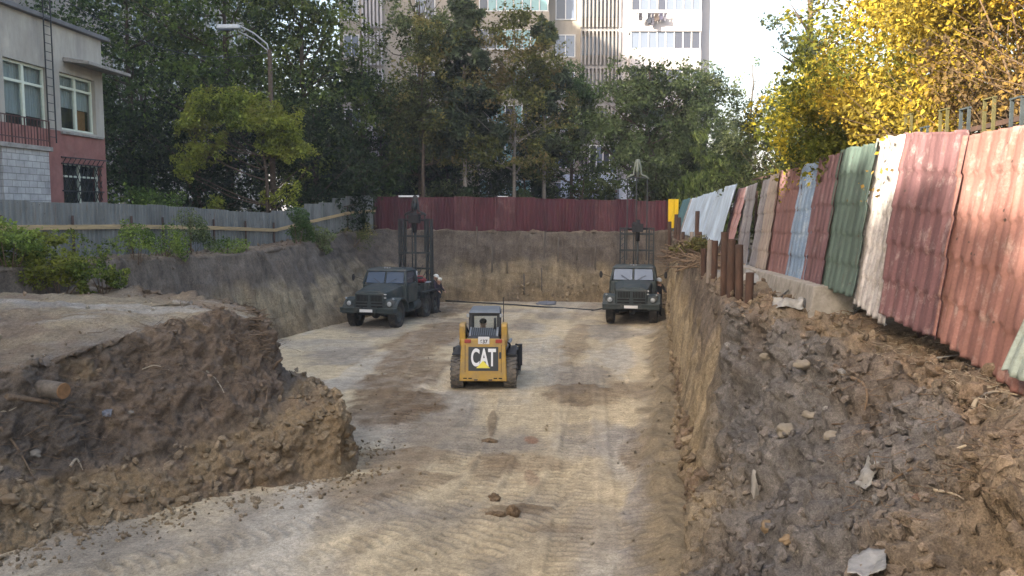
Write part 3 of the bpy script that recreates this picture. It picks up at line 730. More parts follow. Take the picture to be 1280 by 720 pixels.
# brick stair block, landing, railing
yb0 = -8.6; yb1 = -6.2; xB = 1.45; zB = fb(60, 176)[1] - .55
MB().box(.004, xB, yb0 + .0, yb1, -.4, zB).build('stair_block', M['brick_white'], b, .01)
MB().box(.004, xB - .05, -10.6, yb0 - .003, -.4, zB - .35).build('stair_flank', M['brick_dim'], b, .01)
MB().box(.004, xB + .1, yb0 - .2, yb1 + .1, zB + .003, zB + .15).build('landing_slab', M['concrete'], b, .01)
g = MB(); xs_r = xB + .02
for k in range(17):
    y = yb0 - .15 + (yb1 - yb0 + .2) * k / 16; g.bar((xs_r, y, zB + .15), (xs_r, y, zB + 1.0), .018 if k % 4 else .035)
for k in range(9):
    x = .05 + (xs_r - .05) * k / 8; g.bar((x, yb0 - .15, zB + .15), (x, yb0 - .15, zB + 1.0), .018); 
for z in (.35, 1.0): g.bar((xs_r, yb0 - .15, zB + z), (xs_r, yb1 + .05, zB + z), .035); g.bar((.05, yb0 - .15, zB + z), (xs_r, yb0 - .15, zB + z), .035)
g.build('railing', mat_plain('rusty_rail', (.085, .045, .04), .8, .2), b)
g = MB(); g.bar((xB - .1, yb0 - .2, zB + .05), (xB - .1, yb0 - 3.2, -.2), .14, .22); g.build('stair_stringer', M['concrete'], b)
g = MB()
yl = fb(55, 100)[0]
for s_ in (-.22, .22): g.bar((.22, yl + s_, zb1 + .4), (.22, yl + s_, ZR + 1.0), .035)
for k in range(18): g.bar((.22, yl - .22, zb1 + .6 + k * .3), (.22, yl + .22, zb1 + .6 + k * .3), .022)
g.build('roof_ladder', M['steel'], b)

# ------------------------------------------------------------------ block of flats behind the trees
M['dummy'] = None; M['panel_beige'] = mat_plain('beige_panel', (0.33, 0.30, 0.265), 0.9, 0, 0.12, 1.2, 0, 0.2, (0.25, 0.225, 0.20), 0.4, (1, 1, .4))
M['panel_white'] = mat_plain('white_panel', (0.44, 0.425, 0.45), 0.9, 0, 0.08, 1.2)
M['pvc'] = mat_plain('white_pvc', (0.58, 0.58, 0.60), 0.5, 0, 0.04, 4)
M['glass_flat'] = mat_glass('flat_glass', (0.14, 0.17, 0.235), 0.12); M['glass_dim'] = mat_glass('dim_glass', (0.05, 0.055, 0.08), 0.12); M['glass_teal'] = mat_glass('teal_glass', (0.18, 0.34, 0.36), 0.15)
M['fin'] = mat_plain('concrete_fin', (0.25, 0.24, 0.245), 0.9, 0, 0.2, 2)
FY = 64.0
apt = thing('apartment_block', 'tall pale block of flats with glazed white balconies rising behind the trees', 'apartment block', (0, FY, 3.6))
k_ = 64.0 / 1065 * 1.0
PX = lambda px: (px - 640) / F_PX * FY / 1.015               # x on the facade
zs0 = at(820, 65, FY).z - 3.6                                   # sill of the lowest row seen above the crowns
PITCHF = (at(820, 18, FY).z - at(820, 65, FY).z)
NF = 10; K0 = int(zs0 // PITCHF)
sill0 = zs0 - K0 * PITCHF
XL = PX(425)
MB().box(XL, PX(885), 0.25, 14, -0.5, sill0 + NF * PITCHF + 1).build('wall', M['panel_beige'], apt)
MB().box(PX(772), PX(885), -.05, 0.247, -0.5, sill0 + NF * PITCHF + 1).build('white_wall', M['panel_white'], apt)
MB().box(XL - .3, PX(885) + .3, -.5, 14.3, sill0 + NF * PITCHF + 1.003, sill0 + NF * PITCHF + 1.4).build('roof', M['slate_roof'], apt)
rA = random.Random(5)
def flat_window(x0, x1, z0, z1, n, y=.25, glass=None, depth=.06, dark=.3):
    f = MB(); fw = .07
    f.box(x0, x1, y - depth, y - .002, z0, z0 + fw); f.box(x0, x1, y - depth, y - .002, z1 - fw, z1)
    for k in range(n + 1):
        x = x0 + (x1 - x0 - fw) * k / n; f.box(x, x + fw, y - depth, y - .002, z0 + fw, z1 - fw)
    o = f.build('window', M['pvc'], apt)
    for k in range(n):
        xa = x0 + (x1 - x0) * k / n; xb = x0 + (x1 - x0) * (k + 1) / n
        MB().box(xa + .03, xb - .03, y - depth * .45, y - .004, z0 + .03, z1 - .03).build('pane', M['glass_dim'] if rA.random() < dark else (glass or M['glass_flat']), o)
for k in range(0, NF):
    z = sill0 + k * PITCHF
    # glazed balcony stack on the right
    if z < 0.3: continue
    x0, x1 = PX(784), PX(871)
    MB().box(x0, x1, -1.15, -.053, z - 1.45, z - .02).build('balcony', M['panel_white'], apt, .02)
    flat_window(x0 + .05, x1 - .05, z + .003, z + 1.33, 8, y=-1.0, depth=.08)
    MB().box(x0, x1, -.95, -.053, z + 1.333, z + PITCHF - 1.453).build('balcony_lintel', M['panel_white'], apt)
    # stairwell fins
    f = MB(); xa, xb = PX(726), PX(774)
    for j in range(11):
        x = xa + (xb - xa) * j / 10; f.box(x - .06, x + .06, -.15, .248, z - .95, z + PITCHF - 1.2)
    f.box(xa, xb, -.02, .247, z - 1.2, z - .953)
    f.build('stair_screen', M['fin'], apt)
    g = MB()
    for j in range(10):
        x = xa + (xb - xa) * (j + .5) / 10; g.box(x - .12, x + .12, .22, .246, z - .2, z + 1.15)
    g.build('stair_pane', M['glass_dim'] if k % 2 else M['glass_flat'], apt)
    flat_window(PX(694), PX(719), z - .35, z + 1.3, 2, glass=M['glass_flat'])
    # beige balcony stack
    xa, xb = PX(598), PX(686)
    blue = (k == K0 - 4)
    MB().box(xa, xb, -1.0, .247, z - 1.25, z - .02).build('balcony', M['panel_beige'], apt, .02)
    flat_window(xa + .1, xb - .1, z + .003, z + 1.45, 8, y=-.9, depth=.08, glass=M['glass_teal'], dark=.2)
    flat_window(PX(430), PX(450), z - .35, z + 1.3, 2)
    flat_window(PX(520), PX(545), z - .35, z + 1.3, 2)
    f = MB(); xa, xb = PX(455), PX(478)
    for j in range(6):
        x = xa + (xb - xa) * j / 5; f.box(x - .07, x + .07, -.05, .248, z - .95, z + PITCHF - 1.2)
    f.build('stair_screen', M['panel_white'], apt)
# low balcony showing pale blue between the trunks
pB = at(735, 222, FY); 
MB().box(PX(700), PX(769), -1.6, -1.2, at(0, 246, FY).z - 3.6 - .1, at(0, 219, FY).z - 3.6).build('low_balcony', mat_plain('pale_blue_panel', (.50, .58, .72), .8, 0, .2, 2), apt, .02)
flat_window(PX(735), PX(769), at(0, 218, FY).z - 3.6, at(0, 183, FY).z - 3.6, 4, y=-1.25)
MB().box(PX(772), PX(800), -1.4, -.053, -.3, at(0, 225, FY).z - 3.6).build('entrance_wall', mat_plain('pale_entrance', (.55, .60, .70), .8), apt)
MB().box(PX(716), PX(769), -1.75, -1.2, at(0, 236, FY).z - 3.6 - .35, at(0, 236, FY).z - 3.6 - .12).build('entrance_canopy', mat_plain('brown_canopy', (.13, .09, .07), .8), apt)
# laundry on the balcony
la = thing('laundry', 'dark and white washing hung out below a glazed balcony high on the flats', 'laundry', (PX(808), FY - 1.5, at(808, 17, FY - 1.4).z))
cl = [(-.75, .25, .50, (.03, .03, .04)), (-.42, .3, .42, (.6, .65, .7)), (-.12, .26, .72, (.03, .035, .05)), (.12, .2, .85, (.05, .05, .07)), (.4, .34, .55, (.07, .055, .05)), (.72, .3, .48, (.06, .06, .10)), (1.0, .2, .52, (.10, .10, .13))]
for x, w, h, c in cl:
    m = MB(); n = 6
    for i in range(n):
        za, zb_ = -h * i / n, -h * (i + 1) / n; ka, kb = 1 - .12 * math.sin(i * 1.3), 1 - .12 * math.sin((i + 1) * 1.3)
        m.hexa([(x - w * kb / 2, -.03 - .03 * math.sin(i + 1), zb_), (x + w * kb / 2, -.03 + .03 * math.sin(i + 1), zb_), (x + w * kb / 2, .02 + .03 * math.sin(i + 1), zb_), (x - w * kb / 2, .02 - .03 * math.sin(i + 1), zb_)],
               [(x - w * ka / 2, -.03 - .03 * math.sin(i), za), (x + w * ka / 2, -.03 + .03 * math.sin(i), za), (x + w * ka / 2, .02 + .03 * math.sin(i), za), (x - w * ka / 2, .02 - .03 * math.sin(i), za)])
    m.build('garment', mat_plain('cloth', c, .95), la)
m = MB(); m.bar((-1.0, 0, .02), (1.2, 0, .02), .03)
for x in (-.95, 1.15): m.bar((x, 0, .02), (x, .45, .02), .03)
m.build('line_rack', M['steel'], la)

# ------------------------------------------------------------------ fences
def polyline(pts, step):
    pts = [Vector(p) for p in pts]; out = []; s0 = 0
    for a, b2 in zip(pts[:-1], pts[1:]):
        L = (b2 - a).length; n = max(1, int(L / step))
        for k in range(n): out.append(a.lerp(b2, k / n))
    out.append(pts[-1]); return out
def corr_panel(a, b2, za, zb_, ha, hb, pitch=.14, amp=.022, jag=None, th=.0):
    """a trapezoid-profile sheet from a to b2 (xy), foot heights za, zb_, heights ha, hb"""
    a, b2 = Vector(a), Vector(b2); L = (b2 - a).length; t = (b2 - a) / L; nrm = Vector((t.y, -t.x))
    m = MB(); n = int(L / pitch)
    prof = [(0, 0), (.18, 1), (.5, 1), (.68, 0)]
    P = []
    for i in range(n):
        for u, o in prof:
            s = (i + u) * L / n; P.append((s, o * amp))
    P.append((L, 0)); vs, fs = [], []
    for s, o in P:
        p = a + t * s + nrm * o; f = s / L
        z0 = za + (zb_ - za) * f; h = ha + (hb - ha) * f
        vs += [(p.x, p.y, z0), (p.x, p.y, z0 + h)]
    for i in range(len(P) - 1): fs.append((2 * i, 2 * i + 2, 2 * i + 3, 2 * i + 1))
    m.add(vs, fs); return m
def solid(o, t=.004):
    md = o.modifiers.new('sheet', 'SOLIDIFY'); md.thickness = t; md.offset = 0; return o
# left grey fence
M['grey_sheet'] = mat_sheet('grey_sheet', (0.17, 0.178, 0.172), (0.23, 0.23, 0.22), .35, 1.2, .5)
gf = thing('corrugated_fence', 'long grey corrugated sheet fence with a raw board rail on the left of the pit', 'fence', (-13.2, 30, 3.4))
def gch(name, m, mat, bevel=0): o = m.build(name, mat, gf, bevel); o.location = (13.2, -30, -3.4); return o
gl = [(-15.9, 19.8, 3.35), (-14.45, 24, 3.4), (-13.15, 29.3, 3.42), (-12.5, 35.5, 3.25), (-11.2, 39.8, 3.15), (-10.2, 42, 3.35), (-8.75, 45, 3.62), (-7.75, 47.55, 3.78)]
tops = [5.3, 5.27, 5.2, 5.02, 4.82, 5.15, 5.6, 5.72]
r_ = random.Random(3)
for i in range(len(gl) - 1):
    a, c = Vector(gl[i][:2]), Vector(gl[i + 1][:2]); L = (c - a).length; n = max(1, round(L / 1.15)); 
    for k in range(n):
        f0, f1 = k / n, (k + 1) / n; p0, p1 = a.lerp(c, f0), a.lerp(c, f1 + .02)
        z0, z1 = gl[i][2] + (gl[i + 1][2] - gl[i][2]) * f0, gl[i][2] + (gl[i + 1][2] - gl[i][2]) * f1
        t0, t1 = tops[i] + (tops[i + 1] - tops[i]) * f0, tops[i] + (tops[i + 1] - tops[i]) * f1
        if i >= 4: tm = (t0 + t1) / 2 + r_.uniform(-.02, .08); t0 = t1 = tm
        j = r_.uniform(-.03, .03)
        o = solid(gch('sheet', corr_panel(p0, p1, z0 - .2, z1 - .2, t0 - z0 + .2 + j, t1 - z1 + .2 + j, .19, .042), M['grey_sheet']))
pp = []
for i in range(len(gl) - 1):
    a, c = Vector(gl[i]), Vector(gl[i + 1]); L = (c - a).length; n = max(1, round(L / 2.4))
    ta, tb2 = tops[i], tops[i + 1]
    for k in range(n):
        f = k / n; pp.append((a.lerp(c, f), ta + (tb2 - ta) * f))
pp.append((Vector(gl[-1]), tops[-1]))
for i, (p, t) in enumerate(pp):
    d = (pp[min(i + 1, len(pp) - 1)][0] - pp[max(0, i - 1)][0]); d.z = 0; d.normalize(); nr = Vector((d.y, -d.x, 0)); q = p + nr * .12
    gch('post', MB().tube([(q.x, q.y, p.z - .3), (q.x, q.y, t - .42)], .042, 8), M['rust'])
    if i < len(pp) - 1:
        p2, t2 = pp[i + 1]; q2 = p2 + nr * .12
        z0, z1 = t - .78, t2 - .78
        A = Vector((q.x, q.y, z0)) + nr * .06; B_ = Vector((q2.x, q2.y, z1)) + nr * .06
        gch('rail', MB().bar(A, B_ , .035, .15), M['wood'], .004)
# red fence along the back
M['red_sheet'] = mat_sheet('maroon_sheet', (0.085, 0.020, 0.028), (0.11, 0.038, 0.045), .3, 1.2, .5)
M['red_sheet2'] = mat_sheet('darker_maroon_sheet', (0.070, 0.017, 0.026), (0.095, 0.028, 0.036), .25, 1.2, .5)
M['red_sheet3'] = mat_sheet('faded_maroon_sheet', (0.10, 0.034, 0.040), (0.15, 0.075, 0.075), .4, 1.6, .55)
rf = thing('red_fence', 'dark red corrugated metal fence along the far end of the pit', 'fence', (0, 47.7, 3.75))
def rfch(name, m, mat, **kw): o = m.build(name, mat, rf, **kw); o.location = (0, -47.7, -3.75); return o
x = -7.7; i = 0; r_ = random.Random(8)
xe = at(834, 260, 47.8).x
while x < xe - .05:
    w = min(1.12, xe - x); f = (x + 7.7) / (xe + 7.7)
    zt = at(640, 246 + (i > 9) * 2.5 + f * 2 + r_.uniform(-1.0, 1.0), 47.7).z; zb_ = 3.86 - .12 * f
    jy = r_.uniform(-.04, .04); jz = r_.uniform(-.05, .05)
    solid(rfch('sheet', corr_panel((x, 47.7 + jy), (x + w + .02, 47.7 - jy + r_.uniform(-.02, .02)), zb_, zb_, zt - zb_, zt - zb_ + jz, .18, .045), [M['red_sheet'], M['red_sheet2'], M['red_sheet3']][(i * 7 + i // 3) % 3]))
    x += w; i += 1
for x in (-7.6, -4.9, -2.2, .5, 3.2, 5.9, 8.5): rfch('post', MB().box(x - .03, x + .03, 47.76, 47.82, 3.3, 5.6), M['rust'])
for z in (4.2, 5.3): rfch('rail', MB().box(-7.6, xe, 47.745, 47.757, z, z + .05), M['rust'])
yf = thing('yellow_panel', 'bright yellow sheet closing the corner between red fence and side fence', 'fence panel', (xe + .3, 47.6, 3.6))
w = at(848, 260, 47.6).x - xe
solid(corr_panel((-.28, 0), (w - .3, 0), at(0, 285, 47.6).z - 3.6, at(0, 285, 47.6).z - 3.6, 1.6, 1.6, .3, .03).build('sheet', mat_sheet('yellow_sheet', (.72, .46, .02), (.55, .36, .05), .2), yf))
yf.children[0].location = (0, 0, 0)
MB().box(-.3, -.24, .04, .1, -.1, 1.7).build('post', M['rust'], yf)
# white scraps on the red fence
tag(MB().box(*[at(495, 0, 47.5).x, at(521, 0, 47.5).x], 47.5, 47.66, at(0, 246.4, 47.5).z, at(0, 244.2, 47.5).z).build('board', M['white'], None, .01), 'thin white board laid along the top of the red fence near its left end', 'board')
tag(MB().hexa([(at(622, 0, 47.9).x, 47.86, 5.5), (at(635, 0, 47.9).x, 47.86, 5.5), (at(635, 0, 47.9).x, 48.0, 5.5), (at(622, 0, 47.9).x, 48.0, 5.5)], [(at(622, 0, 47.9).x, 47.86, at(0, 245, 47.9).z), (at(635, 0, 47.9).x, 47.86, at(0, 245.4, 47.9).z), (at(635, 0, 47.9).x, 48.0, at(0, 245.4, 47.9).z), (at(622, 0, 47.9).x, 48.0, at(0, 245, 47.9).z)]).build('sign_board', M['white'], None, .01), 'small white board showing just above the middle of the red fence', 'board')

# patchwork fence on the right
FP = [(3.3, -2), (4.3, 7.1), (6.75, 26), (7.6, 33.5), (8.3, 38.5), (8.75, 46.5)]
def fpos(y):
    for (x0, y0), (x1, y1) in zip(FP[:-1], FP[1:]):
        if y <= y1: break
    t = (y - y0) / (y1 - y0); return Vector((x0 + (x1 - x0) * t, y)), Vector((x1 - x0, y1 - y0)).normalized()
pf = thing('patchwork_fence', 'tall leaning fence patched from red, blue, green and white roofing sheets along the right side', 'fence', (4.3, 7.1, 3.5))
def tile_sheet(y0, y1, z0, z1, ztop0, ztop1, waves, course, amp, lean=.24, seed=0, step=.022, ragged=.03, skew=.25, out=0.0):
    """pressed roofing sheet stood on end: waves across, stepped courses up; leaning back from the pit"""
    r = random.Random(seed); a, t = fpos(y0); b2, _ = fpos(y1); t = (b2 - a).normalized(); L = (b2 - a).length; n = Vector((-t.y, t.x))     # n points to the pit side (-x)
    nu = waves * 14; U = np.linspace(0, 1, nu + 1); Hs = (ztop0 + ztop1 - z0 - z1) / 2
    if course:
        Vv = np.linspace(0, 1, 71)
    else: Vv = np.linspace(0, 1, 25)
    Vv = np.array([v for v in Vv if v <= 1]); nv = len(Vv) - 1
    uu, vv = np.meshgrid(U, Vv); 
    zz0 = z0 + (z1 - z0) * uu; zz1 = ztop0 + (ztop1 - ztop0) * uu
    jag = ragged * fbm(np.stack([U * 6, 0 * U + seed, 0 * U], -1), 1.3, 3, seed)[None, :]
    z = zz0 + (zz1 - zz0) * vv + jag * (vv > .97) + jag * 1.2 * (vv < .02)
    hgt = vv * (zz1 - zz0)
    ph = uu * waves * 2 * math.pi
    fr_ = np.abs(((uu * waves + .5) % 1.0) - .5)
    prof = amp * (1.45 * np.exp(-(fr_ / .13) ** 2) - .25 * np.cos(ph))
    if course: prof = prof + step * (1 - ((vv * Hs + .022 * np.cos(ph) + .02 * fbm(np.stack([uu * 3, 0 * uu, 0 * uu + seed], -1), 1, 2, seed)) / course) % 1.0)
    wob = fbm(np.stack([uu * L, hgt, 0 * uu + seed], -1), .9, 3, seed + 3) * .045
    off = prof + wob + lean * (1 - vv) + out
    s = uu * L - skew * (1 - vv) * .5
    x = a.x + t.x * s + n.x * off; y = a.y + t.y * s + n.y * off
    if course:                                                     # crisp course edges: duplicate rows where the step falls
        pass
    P = np.stack([x, y, z], -1)
    return np_mesh('sheet', P.reshape(-1, 3), grid_faces(nv + 1, nu + 1), None, True)
SH = {'salmon': mat_sheet('salmon_sheet', (.23, .115, .10), (.29, .20, .18), .40), 'maroon': mat_sheet('maroon_tile_sheet', (.145, .075, .082), (.26, .19, .19), .40), 'peeled': mat_sheet('peeled_white_sheet', (.42, .40, .40), (.27, .255, .25), .48, 7, .8),
      'green': mat_sheet('green_sheet', (.075, .112, .10), (.15, .18, .168), .36), 'wine': mat_sheet('wine_sheet', (.13, .074, .085), (.22, .17, .18), .36), 'blue': mat_sheet('blue_sheet', (.17, .25, .37), (.29, .36, .45), .42), 'rose': mat_sheet('rose_sheet', (.18, .10, .102), (.26, .19, .185), .36),
      'tan': mat_sheet('tan_grey_sheet', (.26, .22, .20), (.2, .18, .17), .4), 'grey': mat_sheet('grey_slate_sheet', (.20, .195, .215), (.28, .28, .29), .4, 7, .85), 'pink': mat_sheet('pale_pink_sheet', (.34, .20, .20), (.36, .29, .29), .4), 'ice': mat_sheet('pale_blue_sheet', (.48, .60, .74), (.48, .56, .66), .35, 2.0, .4), 'teal': mat_sheet('teal_sheet', (.07, .16, .19), (.14, .2, .22), .3), 'mint': mat_sheet('mint_sheet', (.27, .32, .29), (.21, .25, .23), .4, 3)}
def yof(px, x_=None):
    """distance along the fence at which a column of pixels meets it"""
    u = (px - 640) / F_PX; best = min(np.arange(3, 46.4, .01), key=lambda y: abs(fpos(y)[0].x / (y * 1.0) - u * (1 / (CP))))
    return float(best)
# (pixel at the right edge, left edge, y px top right, top left, y px bottom right, bottom left, waves, course, amp, colour, label)
SL = [(1900, 1345, 60, 140, 640, 505, 8, .42, .028, 'rose', 'rose red sheet beyond the picture edge', .01),
      (1366, 1332, 330, 372, 480, 462, 3, 0, .03, 'mint', 'pale green bent sheet at the near end', .26),
      (1335, 1205, 142, 168, 500, 418, 8, .42, .030, 'salmon', 'salmon tile sheet, sunlit', .02),
      (1208, 1131, 163, 166, 424, 392, 6, .42, .028, 'maroon', 'maroon tile sheet', .0),
      (1134, 1092, 165, 172, 406, 378, 6, .42, .022, 'peeled', 'white sheet with peeling paint', -.03),
      (1094, 1050, 178, 186, 372, 357, 6, .42, .026, 'green', 'green tile sheet', .0),
      (1051, 1024, 190, 197, 357, 350, 5, .42, .026, 'wine', 'wine red tile sheet', .02),
      (1025, 1001, 200, 206, 352, 345, 5, .42, .024, 'blue', 'blue tile sheet', -.01),
      (1002, 974, 207, 214, 346, 339, 6, .42, .026, 'rose', 'rose red tile sheet', .0),
      (975, 963, 216, 219, 338, 335, 4, .42, .022, 'tan', 'dull tan sheet', .03),
      (964, 951, 221, 226, 336, 332, 5, .42, .020, 'grey', 'grey slate sheet', .0),
      (947, 933, 228, 233, 333, 328, 5, .42, .020, 'grey', 'weathered grey slate sheet', .04),
      (934, 921, 233, 236, 327, 318, 4, .42, .022, 'pink', 'pale pink tile sheet', .0),
      (925, 868, 229, 248, 308, 292, 6, 0, .06, 'ice', 'big pale blue bowed sheet', .12),
      (868, 862, 246, 249, 291, 290, 2, 0, .03, 'peeled', 'narrow whitish sheet', .0),
      (862, 853, 247, 250, 290, 289, 3, 0, .03, 'teal', 'teal sheet', .0)]
for i, (pr, pl, tr_, tl_, br_, bl_, wv, cs, am, cn, lb, out) in enumerate(SL):
    ya, yb_ = yof(pr), yof(pl)
    zf = lambda py, y: at(640, py, y).z
    ya = max(ya, 5.6) if i else 3.05; yb_ = yb_ if i else 5.7
    me = tile_sheet(ya, yb_ + .04, zf(br_, ya), zf(bl_, yb_), zf(tr_, ya), zf(tl_, yb_), wv, cs, am, lean=.26 if i < 12 else .5, seed=20 + i, out=out * .7 + .012 * (i % 2))
    o = solid(link('sheet', me, SH[cn], pf), .006); o.location = (-4.3, -7.1, -3.5); o['label'] = lb
for y in np.arange(5, 46, 2.6):
    p, t = fpos(y); o = MB().box(p.x + .20, p.x + .26, y - .03, y + .03, 3.0, 5.5).build('post', M['rust'], pf); o.location = (-4.3, -7.1, -3.5)
# concrete footing under part of it
ft = MB(); Lr = []
for y in np.arange(12.7, 23.01, .43):
    p, t = fpos(y); Lr.append((p.x, y))
pa, pb_ = fpos(12.7)[0], fpos(23)[0]
ft.hexa([(pa.x - .62, 12.7, 2.9), (pa.x + .1, 12.7, 2.9), (pb_.x + .1, 23, 2.9), (pb_.x - .62, 23, 2.9)], [(pa.x - .5, 12.7, 3.86), (pa.x + .1, 12.7, 3.86), (pb_.x + .1, 23, 3.58), (pb_.x - .5, 23, 3.58)])
tag(ft.build('concrete_footing', M['concrete'], None, .02), 'grey concrete strip footing under the coloured fence sheets', 'footing')
# iron railing behind the fence
ir = thing('iron_railing', 'old iron railing with hooped flat bars standing behind the patchwork fence', 'railing', (4.7, 8, 3.5))
IB, IG = mat_plain('blue_grey_iron', (.055, .07, .08), .6, .3, .3, 9), mat_plain('yellow_green_iron', (.085, .078, .035), .7, .1, .3, 9)
def irch(n, m, mat): o = m.build(n, mat, ir); o.location = (-4.7, -8, -3.5); return o
for i, y in enumerate(np.arange(5.6, 12.2, .62)):
    p, t = fpos(y); q, _ = fpos(y + .22); z = at(640, 0, y).z
    zt = 6.02 + (.16 if i % 2 else .02) + .06 * math.sin(i * 2.3) ; dx = .34
    irch('hoop', MB().bar((p.x + dx, p.y, 3.6), (p.x + dx, p.y, zt), .034, .016).bar((q.x + dx, q.y, 3.6), (q.x + dx, q.y, zt), .034, .016).bar((p.x + dx, p.y - .02, zt), (q.x + dx, q.y + .02, zt), .034, .016), IG if i % 2 else IB)
for z in (4.0, 5.86):
    m = MB()
    for a, c in zip(np.arange(5, 24, 2.), np.arange(7, 26, 2.)):
        p, q = fpos(a)[0], fpos(c)[0]; m.bar((p.x + .38, p.y, z), (q.x + .38, q.y, z), .04, .05)
    irch('rail', m, M['rust'])
# ------------------------------------------------------------------ trees and plants
def leaf_cloud(lobes, n, size, pal, seed, shell=.55, gap=.1, gscale=.8, elong=1.0, droop=.0, jitter=.25):
    """many small leaf faces through the crown's volume; lobes: (cx,cy,cz, rx,ry,rz). Returns V,F,col"""
    r = np.random.default_rng(seed); lobes = np.array(lobes, float)
    vol = (lobes[:, 3] * lobes[:, 4] * lobes[:, 5]) ** (2 / 3); pr = vol / vol.sum()
    N_ = int(n * 1.9); li = r.choice(len(lobes), N_, p=pr)
    d = r.normal(size=(N_, 3)); d /= np.linalg.norm(d, axis=1, keepdims=True)
    rad = np.where(r.random(N_) < shell, r.normal(.92, .10, N_), r.random(N_) ** .45)
    P = lobes[li, :3] + d * rad[:, None] * lobes[li, 3:6]
    P = P + np.stack([fbm(P, .9, 3, seed + k) for k in range(3)], 1) * .55
    keep = fbm(P, gscale, 3, seed + 9) > gap * 2 - .22
    P, d = P[keep][:n], d[keep][:n]; n = len(P)
    clump = fbm(P, .75, 3, seed + 5); fine = r.normal(0, 1, n)
    pal = np.array(pal); t = np.clip((clump * 1.3 + .5 + fine * .16), 0, .999) * (len(pal) - 1)
    i = np.floor(t).astype(int); f = (t - i)[:, None]
    col = pal[i] * (1 - f) + pal[np.minimum(i + 1, len(pal) - 1)] * f
    col = col * (1 + jitter * fine[:, None] * .8).clip(.45, 1.8)
    s = size * (.45 + 1.15 * r.random(n) ** 1.7)
    nrm = d * .6 + r.normal(size=(n, 3)) * .75 + np.array((0, 0, .35)); nrm /= np.linalg.norm(nrm, axis=1, keepdims=True)
    a = np.cross(nrm, r.normal(size=(n, 3)) + np.array((0, 0, -droop * 3))); a /= np.maximum(np.linalg.norm(a, axis=1, keepdims=True), 1e-6)
    if droop: a = a * (1 - droop) + np.array((0, 0, -1.0)) * droop; a /= np.linalg.norm(a, axis=1, keepdims=True)
    b = np.cross(nrm, a); b /= np.maximum(np.linalg.norm(b, axis=1, keepdims=True), 1e-6)
    a = a * (s * elong)[:, None]; b = b * (s * .62)[:, None]; bend = nrm * (s * .18)[:, None]
    V = np.stack([P - a * .5, P + b * .5 + bend * .5, P + a * .55, P - b * .5 + bend * .5], 1).reshape(-1, 3)
    F = np.arange(n * 4).reshape(n, 4)
    return V, F, np.repeat(col, 4, 0)
def crown_obj(parent, *a, mat='leaf', name='crown', **k):
    V, F, c = leaf_cloud(*a, **k); return link(name, np_mesh(name, V, F, c, False), M[mat], parent)
def limb_mesh(h, r0, lobes, rn, lean=(0, 0), base_lobe=.3, wob=.25, sub=2):
    m = MB(); n = 9
    top = Vector((lean[0], lean[1], h))
    path = [Vector((top.x * (i / n) ** 1.4 + math.sin(i * 1.7 + rn.random()) * wob * .3 * i / n, top.y * (i / n) ** 1.4 + math.cos(i * 1.3) * wob * .3 * i / n, h * i / n)) for i in range(n + 1)]
    path[0].z = -.3
    m.tube(path, [r0 * (1.25 if i == 0 else 1) * (1 - .8 * i / n) for i in range(n + 1)], 8)
    for lb in lobes:
        c = Vector(lb[:3]); zt = max(h * .25, min(c.z - .25 * abs(c.x) - .6, h * .9)); f = zt / h
        i = min(n - 1, int(f * n)); s = path[i].lerp(path[i + 1], f * n - i)
        for q in range(sub):
            e = c + Vector((rn.uniform(-.6, .6) * lb[3], rn.uniform(-.6, .6) * lb[4], rn.uniform(-.1, .7) * lb[5]))
            mid = s.lerp(e, .5) + Vector((rn.uniform(-.3, .3), rn.uniform(-.3, .3), -.25 + rn.uniform(-.2, .2)))
            ra = r0 * (1 - .75 * f) * .5
            m.tube([s, s.lerp(mid, .55) + Vector((0, 0, -.05)), mid, mid.lerp(e, .6), e], [ra, ra * .8, ra * .6, ra * .4, ra * .12], 6)
    return m
G_DARK = [(0.029, 0.050, 0.019), (0.045, 0.080, 0.025), (0.066, 0.110, 0.035), (0.094, 0.139, 0.042)]
G_MID = [(0.062, 0.101, 0.025), (0.100, 0.161, 0.037), (0.159, 0.225, 0.048), (0.215, 0.281, 0.060)]
G_YEL = [(0.122, 0.161, 0.030), (0.208, 0.248, 0.041), (0.304, 0.335, 0.053), (0.414, 0.409, 0.067)]
G_BLUE = [(.032, .046, .028), (.050, .070, .040), (.076, .100, .055), (.100, .130, .068)]
G_GREY = [(0.053, 0.076, 0.031), (0.089, 0.121, 0.047), (0.134, 0.167, 0.069), (0.178, 0.209, 0.089)]
G_OLIVE = [(0.053, 0.063, 0.021), (0.090, 0.102, 0.030), (0.143, 0.147, 0.045), (0.210, 0.180, 0.060)]
G_SOUR = [(.45, .30, .02), (.62, .46, .03), (.74, .58, .05), (.55, .40, .03)]
G_ORANGE = [(.26, .12, .025), (.40, .19, .03), (.52, .28, .04), (.36, .17, .035)]
G_SHADED = [(.016, .027, .011), (.024, .040, .016), (.034, .054, .022)]  # leaf greens darkened to stand for deep shade under the canopy
def tree(label, px, d, zb, h, lobes, n, size, pal, seed, r0=.16, bark='bark', group=None, name='tree', lean=(0, 0), cat='tree', **k):
    """lobes in metres relative to the trunk foot: (x, y, z, rx, ry, rz)"""
    x = (px - 640) / F_PX * d / 1.0
    t = thing(name, label, cat, (x, d, zb), 0, group); rn = random.Random(seed)
    limb_mesh(h, r0, lobes, rn, lean).build('trunk', M[bark], t)
    crown_obj(t, lobes, int(n * 1.4), size * .82, pal, seed, **k)
    return t
